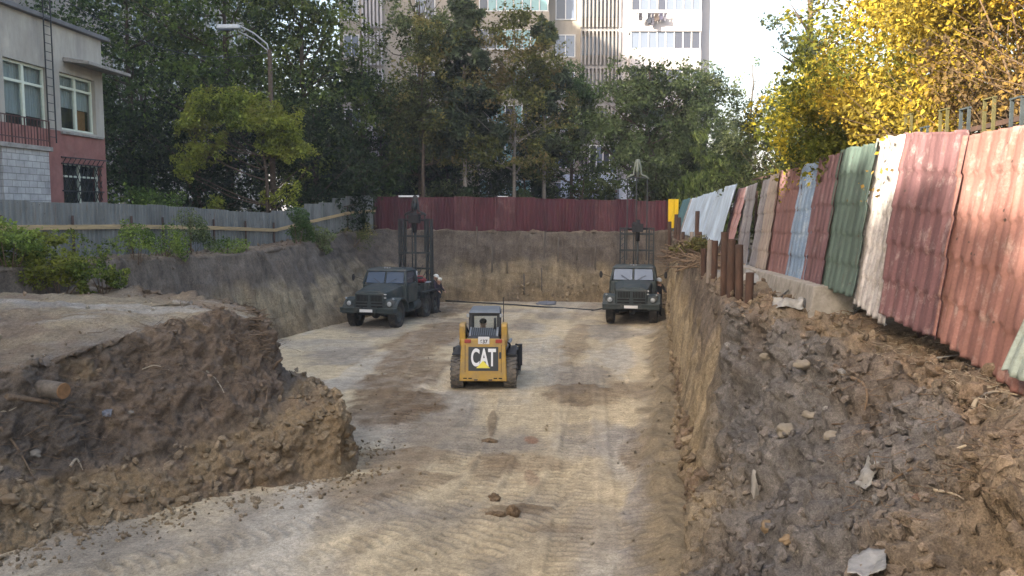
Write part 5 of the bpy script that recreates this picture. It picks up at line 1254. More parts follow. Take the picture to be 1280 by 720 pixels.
def drill_truck(label, loc, rz, mast_h, crown_h, ext, pale_crown):
    t = thing('drilling_truck', label, 'truck', loc, rz, 'army green drilling trucks at the end of the pit')
    A, D = M['army'], M['army_dark']
    for (y, s) in ((.98, 1), (.98, -1), (4.35, 1), (4.35, -1), (5.6, 1), (5.6, -1)): wheel(t, .93 * s, y, .60, .36, s)
    m = MB()
    for s in (-1, 1): m.box(.36 * s - .06, .36 * s + .06, .16, 6.3, .76, .98)
    for y in (.98, 4.35, 5.6): m.tube([(-.8, y, .6), (.8, y, .6)], .09, 8); m.ball((0, y, .6), (.2, .22, .22))
    for s in (-1, 1):
        m.bar((.55 * s, .45, .85), (.55 * s, 1.5, .85), .08, .05); m.bar((.55 * s, 3.9, .78), (.55 * s, 6.0, .78), .1, .12)
    m.build('chassis', D, t)
    m = MB(); m.frust((-1.20, 1.20, .0, .12, .74), (-1.22, 1.22, -.02, .14, .94)); m.box(-1.21, 1.21, -.05, -.021, .90, .955); m.box(-1.21, 1.21, -.04, -.0195, .74, .78)
    for s in (-1, 1): m.hexa([(1.2 * s, 0, .74), (1.26 * s, .32, .76), (1.2 * s, .32, .76), (1.14 * s, .1, .74)], [(1.2 * s, 0, .94), (1.26 * s, .32, .94), (1.2 * s, .32, .94), (1.14 * s, .1, .94)]); m.bar((.42 * s, -.09, .82), (.42 * s, .0, .82), .09, .12)
    m.build('bumper', A, t, .015)
    p = MB().box(-.29, .29, -.068, -.055, .775, .895).build('number_plate', M['plate'], t, .004)
    # hood and grille
    m = MB(); m.hexa([(-.70, .34, .98), (.70, .34, .98), (.86, 1.95, 1.0), (-.86, 1.95, 1.0)], [(-.68, .36, 1.56), (.68, .36, 1.56), (.84, 1.95, 1.74), (-.84, 1.95, 1.74)])
    m.hexa([(-.62, .38, 1.561), (.62, .38, 1.561), (.78, 1.95, 1.741), (-.78, 1.95, 1.741)], [(-.34, .44, 1.65), (.34, .44, 1.65), (.42, 1.95, 1.84), (-.42, 1.95, 1.84)])
    m.build('hood', A, t, .05, 3)
    g = MB(); g.box(-.66, .66, .285, .335, .92, 1.53); go = g.build('grille', A, t, .02)
    q = MB(); b3 = MB()
    for s in (-1, 1):
        for k in range(8): x = s * (.09 + .065 * k); q.box(x - .021, x + .021, .27, .2845, 1.20, 1.46)
        q.box(s * .09 - .0 if s > 0 else -.6, .6 if s > 0 else -.09, .27, .2845, 1.08, 1.145); q.box(.09 if s > 0 else -.6, .6 if s > 0 else -.09, .27, .2845, .955, 1.02)
    q.build('grille_slots', M['slot'], go)
    for s in (-1, 1):
        # rounded front wing with a flat outer flare
        arch = []
        for k in range(13):
            a = math.pi * (1.0 - k / 12); arch.append((.98 + .80 * math.cos(a) * .98, .66 + .66 * math.sin(a)))
        inn = [(.98 + .70 * math.cos(math.pi * k / 12), .66 + .58 * math.sin(math.pi * k / 12)) for k in range(13)]
        x0, x1 = (.68, 1.24) if s > 0 else (-1.24, -.68)
        MB().prism(arch + inn, x0, x1).build('wing', A, t, .025, 2)
        m = MB(); m.hexa([(s * .68, .26, .86), (s * 1.16, .30, .86), (s * 1.18, .62, .9), (s * .68, .62, .9)] if s > 0 else [(s * 1.16, .30, .86), (s * .68, .26, .86), (s * .68, .62, .9), (s * 1.18, .62, .9)], [(s * .68, .34, 1.28), (s * 1.10, .38, 1.26), (s * 1.14, .62, 1.30), (s * .68, .62, 1.32)] if s > 0 else [(s * 1.10, .38, 1.26), (s * .68, .34, 1.28), (s * .68, .62, 1.32), (s * 1.14, .62, 1.30)])
        m.build('wing_front', A, t, .05, 3)
        h = MB(); vs = []; n = 18
        for (rr, yy) in ((.125, .32), (.128, .255), (.108, .25)):
            for k in range(n): w = 2 * math.pi * k / n; vs.append((s * .92 + rr * math.cos(w), yy, 1.10 + rr * math.sin(w)))
        fs = [(i * n + k, i * n + (k + 1) % n, (i + 1) * n + (k + 1) % n, (i + 1) * n + k) for i in range(2) for k in range(n)]
        h.add(vs, fs, True); ho = h.build('headlight', M['rim'], t)
        MB().ball((s * .92, .262, 1.10), (.108, .035, .108), 16, 9).build('lens', M['lens'], ho)
        MB().ball((s * 1.08, .33, 1.32), (.05, .05, .04), 10, 6).build('marker_lamp', M['lens'], t)
    # cab
    m = MB(); m.hexa([(-1.02, 1.9, .95), (1.02, 1.9, .95), (1.05, 3.3, .95), (-1.05, 3.3, .95)], [(-1.04, 1.92, 1.80), (1.04, 1.92, 1.80), (1.06, 3.3, 1.80), (-1.06, 3.3, 1.80)])
    co = m.build('cab', A, t, .06, 3)
    m = MB()
    lo4 = [(-1.03, 1.94), (1.03, 1.94), (1.05, 3.3), (-1.05, 3.3)]; hi4 = [(-.90, 2.24), (.90, 2.24), (.93, 3.24), (-.93, 3.24)]
    for (a, b2) in zip(lo4, hi4): m.bar((a[0] * .97, a[1], 1.78), (b2[0] * .97, b2[1], 2.38), .1, .1)
    m.bar((0, 1.965, 1.78), (0, 2.225, 2.36), .045, .05)
    m.hexa([(-.9, 3.2, 1.8), (.9, 3.2, 1.8), (.9, 3.28, 1.8), (-.9, 3.28, 1.8)], [(-.86, 3.15, 2.36), (.86, 3.15, 2.36), (.86, 3.22, 2.36), (-.86, 3.22, 2.36)])
    m.build('pillars', A, co, .012)
    m = MB(); m.hexa([(-.97, 2.12, 2.34), (.97, 2.12, 2.34), (.97, 3.34, 2.34), (-.97, 3.34, 2.34)], [(-.84, 2.26, 2.47), (.84, 2.26, 2.47), (.84, 3.2, 2.47), (-.84, 3.2, 2.47)])
    m.build('roof', A, co, .04, 3)
    m = MB()
    for k in range(3): m.ball((-.12 + .12 * k, 2.3, 2.49), (.04, .05, .03), 8, 5)
    m.build('roof_lamp', M['lens'], co)
    for s in (-1, 1):
        x0, x1 = (.045, .88) if s > 0 else (-.88, -.045)
        MB().hexa([(x0, 1.975, 1.84), (x1 * (1 if s > 0 else 1), 1.975, 1.84), (x1, 1.985, 1.84), (x0, 1.985, 1.84)], [(x0, 2.19, 2.33), (x1 * .95 if s > 0 else x1, 2.19, 2.33), (x1 * .95 if s > 0 else x1, 2.2, 2.33), (x0 if s > 0 else x0 * .95, 2.2, 2.33)]).build('windscreen', M['wind'], co)
        MB().hexa([(s * 1.0, 2.15, 1.84), (s * 1.02, 3.15, 1.84), (s * 1.0, 3.15, 1.84), (s * .98, 2.15, 1.84)], [(s * .93, 2.35, 2.30), (s * .94, 3.12, 2.30), (s * .92, 3.12, 2.30), (s * .91, 2.35, 2.30)]).build('side_window', M['glass'], co)
        d_ = MB().box(min(s * 1.052, s * 1.075), max(s * 1.052, s * 1.075), 2.1, 3.12, 1.02, 1.78).build('door', A, co, .01)
        MB().box(min(s * 1.078, s * 1.10), max(s * 1.078, s * 1.10), 2.9, 3.05, 1.58, 1.62).build('handle', M['steel'], d_)
        mm = MB(); mm.bar((s * 1.0, 2.05, 1.95), (s * 1.42, 1.85, 2.12), .02); mm.ball((s * 1.44, 1.84, 2.08), (.075, .03, .16), 10, 7); mm.build('mirror', M['black'], co)
        mm = MB(); mm.bar((s * .2, 1.93, 1.84), (s * .55, 2.02, 2.05), .015); mm.build('wiper', M['black'], co)
        MB().box(min(s * .72, s * 1.08), max(s * .72, s * 1.08), 1.95, 2.7, .58, .66).build('step', D, t, .01)
        MB().tube([(s * .82, 2.75, .78), (s * .82, 3.7, .78)], .26, 14).build('fuel_tank', A, t)
    # rear deck and drilling gear
    m = MB(); m.box(-1.0, 1.0, 3.42, 6.4, 1.0, 1.12); m.box(-1.05, 1.05, 6.3, 6.5, .75, 1.117)
    for s in (-1, 1): m.prism([(3.75, 1.0), (3.75, 1.3), (6.25, 1.3), (6.25, 1.0), (6.1, 1.0), (6.1, 1.24), (3.9, 1.24), (3.9, 1.0)], *(sorted((s * .68, s * 1.2))))
    m.build('deck', D, t, .01)
    m = MB(); m.box(-.8, .1, 3.55, 4.3, 1.124, 1.75); m.box(.2, .85, 3.6, 4.2, 1.124, 1.55); m.box(-.9, -.3, 4.5, 5.2, 1.124, 1.6); m.box(.25, .95, 4.4, 5.1, 1.124, 1.62)
    m.tube([(-.9, 4.4, 1.9), (.9, 4.4, 1.9)], .05); m.tube([(-.3, 5.0, 1.5), (.6, 5.0, 1.5)], .2, 12)
    for k in range(6): m.bar((.95, 3.6 + .4 * k, 1.12), (.95, 3.6 + .4 * k, 1.75 + .1 * (k % 2)), .03)
    m.build('machinery', A, t, .02)
    m = MB(); m.tube([(.55, 4.5, 1.78), (.95, 4.5, 1.78)], .13, 12); m.box(.6, .85, 4.4, 4.6, 1.88, 1.99); m.tube([(.95, 4.5, 1.78), (1.02, 4.5, 1.78)], .06, 8); m.build('motor', M['red_motor'], t, .01)
    m = MB(); m.frust((.3, 1.1, 4.62, 5.0, 1.66), (.34, 1.06, 4.66, 4.96, 1.70)); m.build('cover_plate', M['galv'], t)
    m = MB(); m.tube([(.7, 4.05, 1.5), (.72, 4.05, 2.25)], .03, 8); m.tube([(-.7, 3.5, 1.2), (-.72, 3.5, 2.35)], .05, 8); m.build('exhaust', M['galv'], t)
    for j in range(4): MB().box(.50 + .07 * j, .545 + .07 * j, .352, .362, 1.485, 1.515).build('white_mark', M['white'], t); 
    MB().box(.56, .76, .33, .3395, 1.33, 1.38).build('badge', M['galv'], t)
    m = MB()
    for j in range(7): m.tube([(-.8 + .25 * j, 3.5, 1.6), (-.75 + .24 * j, 4.0, 2.0 - .06 * (j % 3)), (-.6 + .2 * j, 4.9, 1.75), (-.5 + .18 * j, 5.7, 2.1 + .3 * (j % 2))], .025, 6)
    m.build('hoses', M['black'], t)
    # mast: two lattice columns, cross bars, drill rod; then the inner section with its crown
    MT = M['mast']; y0 = 5.75
    ma = MB(); ma.box(-.85, .85, y0 - .2, y0 + .35, 1.124, 1.42); ma.box(-.3, .3, y0 - .1, y0 + .2, 1.42, 1.75)
    mo = ma.build('mast', MT, t, .01)
    for s in (-1, 1):
        c = MB(); xo = .70 * s
        for dx in (-.11, .11): c.bar((xo + dx, y0, 1.0), (xo + dx, y0, mast_h), .075, .09)
        for dx in (-.11, .11): c.bar((xo + dx, y0 + .25, 1.0), (xo + dx, y0 + .25, mast_h), .05, .05)
        nn = int((mast_h - 1.2) / .32)
        for k in range(nn):
            z = 1.25 + k * .32; c.bar((xo - .11, y0 - .01, z), (xo + .11, y0 - .01, z + (.2 if s < 0 else 0)), .03); c.bar((xo, y0, z), (xo, y0 + .25, z + .15), .025)
        c.build('mast_rail', MT, mo)
    for z in (2.2, 2.95, 3.75, mast_h - .08): MB().box(-.85, .85, y0 - .07, y0 - .02, z, z + .09).build('crossbar', MT, mo)
    c = MB(); c.tube([(.04, y0 - .05, .05), (.04, y0 - .05, mast_h + ext * .4)], .055, 8); c.tube([(-.16, y0 + .05, 1.4), (-.16, y0 + .05, mast_h)], .035, 8); c.build('drill_rod', MT, mo)
    c = MB(); zz = mast_h - .15; c.box(-.24, .3, y0 - .26, y0 + .02, zz - .05, zz + .35); c.tube([(.04, y0 - .12, zz - .5), (.04, y0 - .12, zz + .55)], .10, 10); c.ball((-.12, y0 - .14, zz + .3), .15); c.tube([(-.45, y0 - .1, zz + .1), (.5, y0 - .1, zz + .1)], .05, 8); c.build('drive_head', M['black'], mo)
    c = MB()
    for x in (-.50, -.06, .46): c.bar((x, y0 + .12, mast_h - 1.6), (x, y0 + .12, crown_h - .45), .055 if x != -.06 else .05, .055)
    c.bar((-.5, y0 + .12, crown_h - .45), (.46, y0 + .12, crown_h - .45), .07); c.build('inner_mast', MT, mo)
    c = MB(); cm_ = M['worn_pale'] if pale_crown else MT
    for s in (-1, 1): c.tube([(-.02 + s * .55, y0 + .12, crown_h - .52), (-.02 + s * .45, y0 + .12, crown_h - .42), (-.02 + s * .18, y0 + .12, crown_h - .30), (-.02 + s * .13, y0 + .12, crown_h + .12), (-.02 + s * .05, y0 + .12, crown_h + .42)], .05, 8)
    c.tube([(-.02, y0 + .12, crown_h - .4), (-.02, y0 + .12, crown_h + .45)], .07, 8); c.lathe_x([(-.06, .02), (-.06, .17), (.06, .17), (.06, .02)], -.02, y0 + .12, crown_h - .1, 14); c.build('mast_crown', cm_, mo)
    return t
pL = fl(470, 408); pR = fl(788, 411)
def front_at(px, d, rz): return ((px - 640) / F_PX * d, d, 0.0)
d0 = 36.0; t1 = drill_truck('army green drilling truck by the left pit wall, turned so its wheels show', (-6.12, 35.6, -.0), R(-14.5), 4.62, 5.3, .7, False)
t2 = drill_truck('army green drilling truck facing straight out beside the right pit wall with taller extended mast', (5.10, 36.3, -.0), R(-10.5), 4.1, 7.0, .5, True)
for o in (t1, t2): o.location.z = drop(o.location.x, o.location.y, 2.0) - .02
x0 = MB()
m = MB()
for k, w in enumerate((.5, .3)):
    for j in range(4): m.box(.60 + .07 * j, .64 + .07 * j, .2, .25, 1.62 + .0 * k, 1.66)
# ------------------------------------------------------------------ compact tracked loader
M['cat_yellow'] = mat_plain('loader_yellow', (.43, .26, .048), .45, 0, .12, 3, 0, .5, (.24, .175, .10), .42)
M['cat_black'] = mat_plain('loader_black', (.03, .033, .038), .5, 0, .2, 4)
M['cat_grey'] = mat_plain('loader_roof', (.13, .15, .17), .45, 0, .15, 4)
M['track_rubber'] = mat_plain('track_rubber', (.075, .074, .072), .9, 0, .3, 8, 0, .2, (.20, .17, .135), .48)
M['tail_red'] = mat_plain('tail_lamp', (.30, .03, .02), .3)
M['cat_letter'] = mat_plain('decal_white', (.72, .74, .76), .5, 0, .05); M['cat_tri'] = mat_plain('decal_yellow', (.80, .70, .10), .5, 0, .05)
M['decal'] = mat_plain('decal_charcoal', (.035, .04, .045), .4, 0, .1)
lp = fl(604, 489); lz = 0.0
ld = thing('skid_loader', 'yellow compact tracked loader seen from behind in the middle of the pit', 'loader', (lp.x - .0, lp.y + .1, drop(lp.x, lp.y, 3) - .02), R(-1.5))
# local: rear at y=0, front +y
for s in (-1, 1):
    xc = .74 * s; tw = .36
    outl = []
    cs = [(.42, .44, .42, 90, 270), (1.95, .30, .29, -90, 90)]
    pts = [(.40 + .42 * math.cos(R(a)), .44 + .42 * math.sin(R(a))) for a in range(70, 255, 12)] + [(.55, .0), (1.75, .0)] + [(1.85 + .33 * math.cos(R(a)), .335 + .33 * math.sin(R(a))) for a in range(-80, 95, 12)]
    pts = [(p[0], max(0.0, p[1])) for p in pts]
    tr = MB().prism(pts, xc - tw / 2 + .02, xc + tw / 2 - .02)
    # lugs in chevrons round the loop
    lp_ = [Vector((p[0], p[1], 0)) for p in pts] + [Vector((pts[0][0], pts[0][1], 0))]
    cum = [0]
    for a, b2 in zip(lp_[:-1], lp_[1:]): cum.append(cum[-1] + (b2 - a).length)
    def on(sv):
        sv %= cum[-1]
        for i in range(len(cum) - 1):
            if sv <= cum[i + 1]: f = (sv - cum[i]) / max(1e-6, cum[i + 1] - cum[i]); a, b2 = lp_[i], lp_[i + 1]; p = a.lerp(b2, f); tn = (b2 - a).normalized(); return p, Vector((tn.y, -tn.x, 0))
        return lp_[0], Vector((0, 0, 0))
    nl = 40
    for k in range(nl):
        for h in (-1, 1):
            s0 = cum[-1] * (k + (.5 if h > 0 else 0)) / nl; q = []
            for (xx, ds) in ((0, 0), (h * tw * .5, -.05), (h * tw * .5, .02), (0, .07)):
                p, nr = on(s0 + ds); q.append((xc + xx, p, nr))
            if q[0][1].y < .02: continue
            cy_ = Vector((1.1, .35, 0)); out = lambda p, nr, e: p + (nr if (p - cy_).dot(nr) > 0 else -nr) * e
            tr.hexa([(x, *out(p, nr, -.005)[:2]) for x, p, nr in q], [(x, *out(p, nr, .028)[:2]) for x, p, nr in q])
    tr.build('track', M['track_rubber'], ld)
    fr = MB(); fr.box(xc - s * .0 - .1, xc + .1, .5, 1.8, .2, .5); fr.tube([(xc - s * .25, .42, .44), (xc + s * .19, .42, .44)], .2, 14); fr.build('track_frame', M['cat_black'], ld)
# body
m = MB(); m.hexa([(-.55, .03, .26), (.55, .03, .26), (.55, 1.9, .26), (-.55, 1.9, .26)], [(-.62, .14, 1.42), (.62, .14, 1.42), (.62, 1.9, 1.1), (-.62, 1.9, 1.1)]); m.build('body', M['cat_black'], ld, .02)
m = MB(); m.hexa([(-.66, -.09, .27), (.66, -.09, .27), (.66, .005, .27), (-.66, .005, .27)], [(-.61, .03, 1.44), (.61, .03, 1.44), (.61, .13, 1.44), (-.61, .13, 1.44)])
rd = m.build('rear_door', M['cat_yellow'], ld, .035, 3)
rotd = math.atan2(.11, 1.06)
def door_pt(x, z, e=.012): return (x, -.08 + .11 * (z - .38) / 1.06 - e, z)
def door_quad(mb, x0, x1, z0, z1, e0=.002, e1=.012): mb.hexa([door_pt(x0, z0, e1), door_pt(x1, z0, e1), door_pt(x1, z0, -e0), door_pt(x0, z0, -e0)], [door_pt(x0, z1, e1), door_pt(x1, z1, e1), door_pt(x1, z1, -e0), door_pt(x0, z1, -e0)]); return mb
door_quad(MB(), -.41, .42, .56, 1.22, 0, .006).build('emblem_panel', M['decal'], rd, .004)
RX = R(90) - rotd
text_mesh('lettering', 'CAT', .66, M['cat_letter'], rd, door_pt(.005, .905, .009), (RX, 0, 0), .018, .002, .53)
tri = MB(); a0, a1, a2 = door_pt(-.19, .64, .014), door_pt(.19, .64, .014), door_pt(0, .845, .014)
tri.add([a0, a1, a2, door_pt(-.19, .64, .006), door_pt(.19, .64, .006), door_pt(0, .845, .006)], [(0, 1, 2), (3, 5, 4), (0, 3, 4, 1), (1, 4, 5, 2), (2, 5, 3, 0)])
tri.build('emblem_triangle', M['cat_tri'], rd)
tri = MB(); f = lambda x, z: door_pt(x, z, .011)
tri.add([f(-.235, .622), f(.235, .622), f(0, .885), door_pt(-.235, .622, .007), door_pt(.235, .622, .007), door_pt(0, .885, .007)], [(0, 1, 2), (3, 5, 4), (0, 3, 4, 1), (1, 4, 5, 2), (2, 5, 3, 0)]).build('emblem_border', M['decal'], rd)
for s in (-1, 1): door_quad(MB(), *sorted((s * .34, s * .52)), 1.33, 1.43, 0, .03).build('tail_lamp', M['tail_red'], rd, .008)
pl_ = door_quad(MB(), -.14, .17, 1.30, 1.50, 0, .02).build('number_plate', M['plate'], rd, .003)
text_mesh('plate_number', '637', .14, M['ink'], pl_, door_pt(.015, 1.365, .024), (RX, 0, 0), .004, .001)
for x in (-.50, -.36, .34, .48): door_quad(MB(), x - .05, x + .05, .34, .37, 0, .004).build('door_slot', M['slot'], rd)
# engine hood: black sloping grille with louvers
m = MB(); m.hexa([(-.46, .10, 1.44), (.46, .10, 1.44), (.46, .9, 1.30), (-.46, .9, 1.30)], [(-.42, .17, 1.50), (.42, .17, 1.50), (.42, .70, 1.66), (-.42, .70, 1.66)]); eh = m.build('engine_hood', M['cat_black'], ld, .015)
m = MB()
for k in range(12):
    x = -.33 + .06 * k; m.hexa([(x, .20, 1.505), (x + .025, .20, 1.505), (x + .025, .68, 1.652), (x, .68, 1.652)], [(x, .20, 1.525), (x + .025, .20, 1.525), (x + .025, .68, 1.672), (x, .68, 1.672)])
m.build('louvers', M['cat_grey'], eh)
m = MB()
for s in (-1, 1): m.hexa(*[[(s * .38 - .02, .16, 1.49 + dz), (s * .38 + .02, .16, 1.49 + dz), (s * .38 + .02, .68, 1.65 + dz), (s * .38 - .02, .68, 1.65 + dz)] for dz in (.01, .035)])
m.build('hood_trim', M['galv'], eh)
m = MB()
for s in (-1, 1): m.tube([(s * .47, .2, 1.5), (s * .50, .5, 1.72), (s * .47, .9, 1.5)], .02, 6); m.tube([(s * .67, .3, 1.3), (s * .72, .9, 1.15), (s * .66, 1.6, .9)], .022, 6)
m.build('hydraulic_hoses', M['black'], ld)
MB().tube([(.30, .62, 1.6), (.30, .60, 1.95)], .035, 8).build('exhaust_stub', M['steel'], ld)
door_quad(MB(), .44, .50, .9, 1.08, 0, .03).build('door_latch', M['cat_black'], rd, .008)
for x in (-.5, .5): door_quad(MB(), x - .006, x + .006, .52, 1.28, 0, .003).build('door_seam', M['slot'], rd)
for x in (-.2, .2): door_quad(MB(), x - .05, x + .05, .30, .33, 0, .05).build('tow_eye', M['cat_black'], rd, .01)
# loader arm towers
for s in (-1, 1):
    x0, x1 = sorted((s * .50, s * .66))
    m = MB(); m.prism([(.05, 1.40), (.04, 1.78), (.10, 1.86), (.45, 1.86), (.62, 1.70), (.62, 1.2), (.15, 1.2)], x0, x1); m.build('arm_tower', M['cat_yellow'], ld, .02)
    x0, x1 = sorted((s * .505, s * .655))
    m = MB(); m.prism([(.63, 1.40), (.63, 1.72), (.72, 1.72), (1.6, 1.30), (2.35, .72), (2.45, .35), (2.3, .3), (2.15, .62), (1.5, 1.08)], x0, x1); m.build('lift_arm', M['cat_yellow'], ld, .015)
    MB().tube([(s * .6, .5, 1.1), (s * .72, 1.5, 1.2)], .05, 10).build('lift_cylinder', M['galv'], ld)
    MB().box(*sorted((s * .64, s * .9)), .35, 1.9, .92, .97).build('track_guard', M['cat_black'], ld, .01)
m = MB(); m.prism([(2.35, .12), (2.35, .75), (2.55, .82), (2.6, .75), (2.45, .6), (2.5, .2), (3.1, .1), (3.1, .06)], -.98, .98)
for s in (-1, 1): m.prism([(2.36, .1), (2.36, .80), (2.6, .84), (3.1, .12), (3.1, .08)], s * .98 - .02 * (s < 0) + .002 * s, s * .98 + .02 * (s > 0) + .002 * s)
m.build('bucket', M['cat_black'], ld, .01)
m = MB(); m.box(.93, 1.05, 2.2, 2.34, .3, .95); m.bar((.99, 2.2, .9), (.86, 1.9, 1.0), .05); m.build('bucket_bracket', M['cat_black'], ld, .01); MB().box(-1.05, -.9, 2.2, 2.34, .5, .85).build('bucket_bracket', M['cat_black'], ld, .01)
# cab: open box of posts, roof, rear window
m = MB(); X0, X1, Y0, Y1, Z0, Z1 = -.40, .40, .72, 1.62, 1.22, 2.10
for x in (X0, X1):
    m.bar((x, Y0, Z0), (x, Y0 + .06, Z1), .10, .10); m.bar((x, Y1, .9), (x, Y1, Z1), .08, .08); m.bar((x, Y0, Z0 + .02), (x, Y1, Z0 + .02), .06, .06)
    for k in range(5): m.bar((x, Y0 + .15 * (k + 1), Z0), (x, Y0 + .15 * (k + 1), Z1), .012)
    for k in range(4): m.bar((x, Y0, 1.5 + .16 * k), (x, Y1, 1.5 + .16 * k), .012)
m.box(X0 + .05, X1 - .05, Y0 - .03, Y0 + .05, Z0 - .1, 1.56); m.box(X0 + .05, X1 - .05, Y0 + .0, Y0 + .10, 1.99, 2.10)
cb_ = m.build('cab_frame', M['cat_black'], ld, .012)
m = MB(); m.hexa([(-.46, .62, 2.08), (.46, .62, 2.08), (.44, 1.72, 2.11), (-.44, 1.72, 2.11)], [(-.41, .70, 2.15), (.41, .70, 2.15), (.39, 1.68, 2.18), (-.39, 1.68, 2.18)]); m.build('cab_roof', M['cat_grey'], ld, .03, 3)
m = MB(); m.box(X0 + .055, X1 - .055, Y0 + .02, Y0 + .03, 1.565, 1.985); m.build('rear_window', M['glass_thin'], cb_)
for s in (-1, 1): MB().box(*sorted((s * .43, s * .51)), .64, .74, 1.96, 2.06).build('work_lamp', M['lens'], ld, .01)
MB().tube([(.52, 1.0, 1.4), (.53, 1.0, 2.5)], .012, 6).build('antenna', M['black'], ld)
m = MB(); m.box(-.28, .28, 1.28, 1.36, 1.02, 1.28); m.box(-.28, .28, .95, 1.4, .92, 1.02); m.build('seat', M['cat_black'], ld, .03)

# ------------------------------------------------------------------ the people at the machines
def gz(x, y): return drop(x, y, 2.6)
p = fl(545.5, 391.5); J = stand(1.74, .18, (.7, .8), .10, .05, .5)
person('person in dark work clothes and pale cap stooping beside the left truck back wheels', (p.x, p.y, gz(p.x, p.y)), R(55), J, 'workers at the drilling trucks', hat='cap', hatcol=(.62, .60, .52), coat=(.03, .024, .036))
p2 = at(541.5, 372, 42.6); J = stand(1.72, .12, (.9, .6), .11, .0, .3)
person('person in a white helmet half hidden behind the left drilling truck', (p2.x, p2.y, gz(p2.x, p2.y)), R(80), J, 'workers at the drilling trucks', hat='helmet', hatcol=(.66, .65, .6), coat=(.035, .035, .045))
J = stand(1.74, .0, (.9, 1.0), .09, .04, .2)
person('person in black with grey hat standing by the cab of the right drilling truck', (6.62, 38.35, gz(6.62, 38.35)), R(15), J, 'workers at the drilling trucks', hat='helmet', hatcol=(.30, .32, .34), coat=(.014, .014, .018), legs=(.018, .018, .024))
# seated driver
J = {'pelvis': (0, .0, .10), 'spine': (0, .03, .28), 'chest': (0, .03, .50), 'neck': (0, .02, .66), 'head': (0, .0, .78), 'crown': (0, -.01, .86)}
for s, sg in (('l', 1), ('r', -1)):
    J['sh' + s] = (.19 * sg, .03, .57); J['el' + s] = (.27 * sg, -.06, .33); J['wr' + s] = (.25 * sg, -.26, .30); J['hand' + s] = (.24 * sg, -.34, .32)
    J['hip' + s] = (.10 * sg, -.03, .10); J['knee' + s] = (.13 * sg, -.38, .06); J['ank' + s] = (.13 * sg, -.46, -.26); J['toe' + s] = (.13 * sg, -.58, -.30)
dl = ld.matrix_basis @ Vector((-.06, 1.17, .99)) if False else Vector((ld.location.x - .04, ld.location.y + 1.17, ld.location.z + .93))
person('driver seen from behind through the rear window of the yellow loader', dl, R(180 - 1.5), J, None, hat='hair', hatcol=(.03, .026, .022), coat=(.10, .14, .15), legs=(.05, .05, .07))
# ------------------------------------------------------------------ posts, piles, pipes
gP = 'rusty pipe posts along the right rim'
PO = [(907, 290, 376, 16.2, .085, 'rust', 'tallest rusty pipe post of the three standing close together on the right rim'),
      (915, 299, 388, 15.7, .09, 'rust', 'middle dark rusty post of the three close together on the right rim'),
      (926.5, 306, 388, 15.2, .085, 'rust', 'right-hand rusty post of the three close together on the right rim'),
      (936, 341, 400, 14.7, .085, 'rust', 'short stubby rusty post nearest to the viewer on the right rim'),
      (887, 300, 340, 19.2, .075, 'grey_post', 'grey weathered post beside a rusty one on the right rim'),
      (893.5, 301, 345, 18.5, .08, 'rust', 'rusty post touching the grey weathered post on the right rim'),
      (880, 311, 336, 20.2, .075, 'rust', 'low rusty post left of the grey weathered post'),
      (875.5, 290, 318, 26, .085, 'rust', 'stub of rusty pipe before the pale blue fence sheet'),
      (871, 264, 312, 28, .085, 'rust', 'tall rusty pipe before the left edge of the pale blue sheet'),
      (864, 290, 322, 27, .08, 'grey_post', 'greyish pipe post left of the tall pipe by the pale blue sheet'),
      (854.5, 290, 325, 31, .075, 'rust', 'rusty pipe post before the teal sheet'),
      (848.5, 272, 316, 33, .085, 'rust', 'tall rusty post before the dark gap beside the yellow panel'),
      (844, 268, 310, 35, .085, 'rust', 'tall rusty post just right of the yellow panel'),
      (837, 277, 318, 36.5, .09, 'rust', 'rusty post at the far corner under the yellow panel')]
M['grey_post'] = mat_plain('weathered_post', (.20, .175, .16), .9, 0, .35, 6, .004, .2, (.12, .085, .065), .4, (1, 1, .3))
rn = random.Random(4)
for px, pt, pb, d, r, mt, lb in PO:
    r *= .85
    a = at(px, pt, d); bt = at(px, pb, d); h = a.z - bt.z + .25; ln = (rn.uniform(-.03, .03), rn.uniform(-.03, .03))
    o = thing('rusty_post', lb, 'post', (a.x, d, a.z - h), 0, gP); n = 14
    MB().tube([(0, 0, 0), (ln[0] * h * .5, ln[1] * h * .5, h * .5), (ln[0] * h, ln[1] * h, h)], r, n, False).build('pipe', M[mt], o)
    c = MB(); vs = [];
    for rr, zz in ((r, h), (r * .8, h + .004), (r * .78, h - .12)):
        for k in range(n): w = 2 * math.pi * k / n; vs.append((ln[0] * h + rr * math.cos(w), ln[1] * h + rr * math.sin(w), zz))
    c.add(vs, [(i * n + k, i * n + (k + 1) % n, (i + 1) * n + (k + 1) % n, (i + 1) * n + k) for i in range(2) for k in range(n)], True); c.add(vs[2 * n:], [tuple(range(n))]); c.build('pipe_mouth', M['rust'], o)
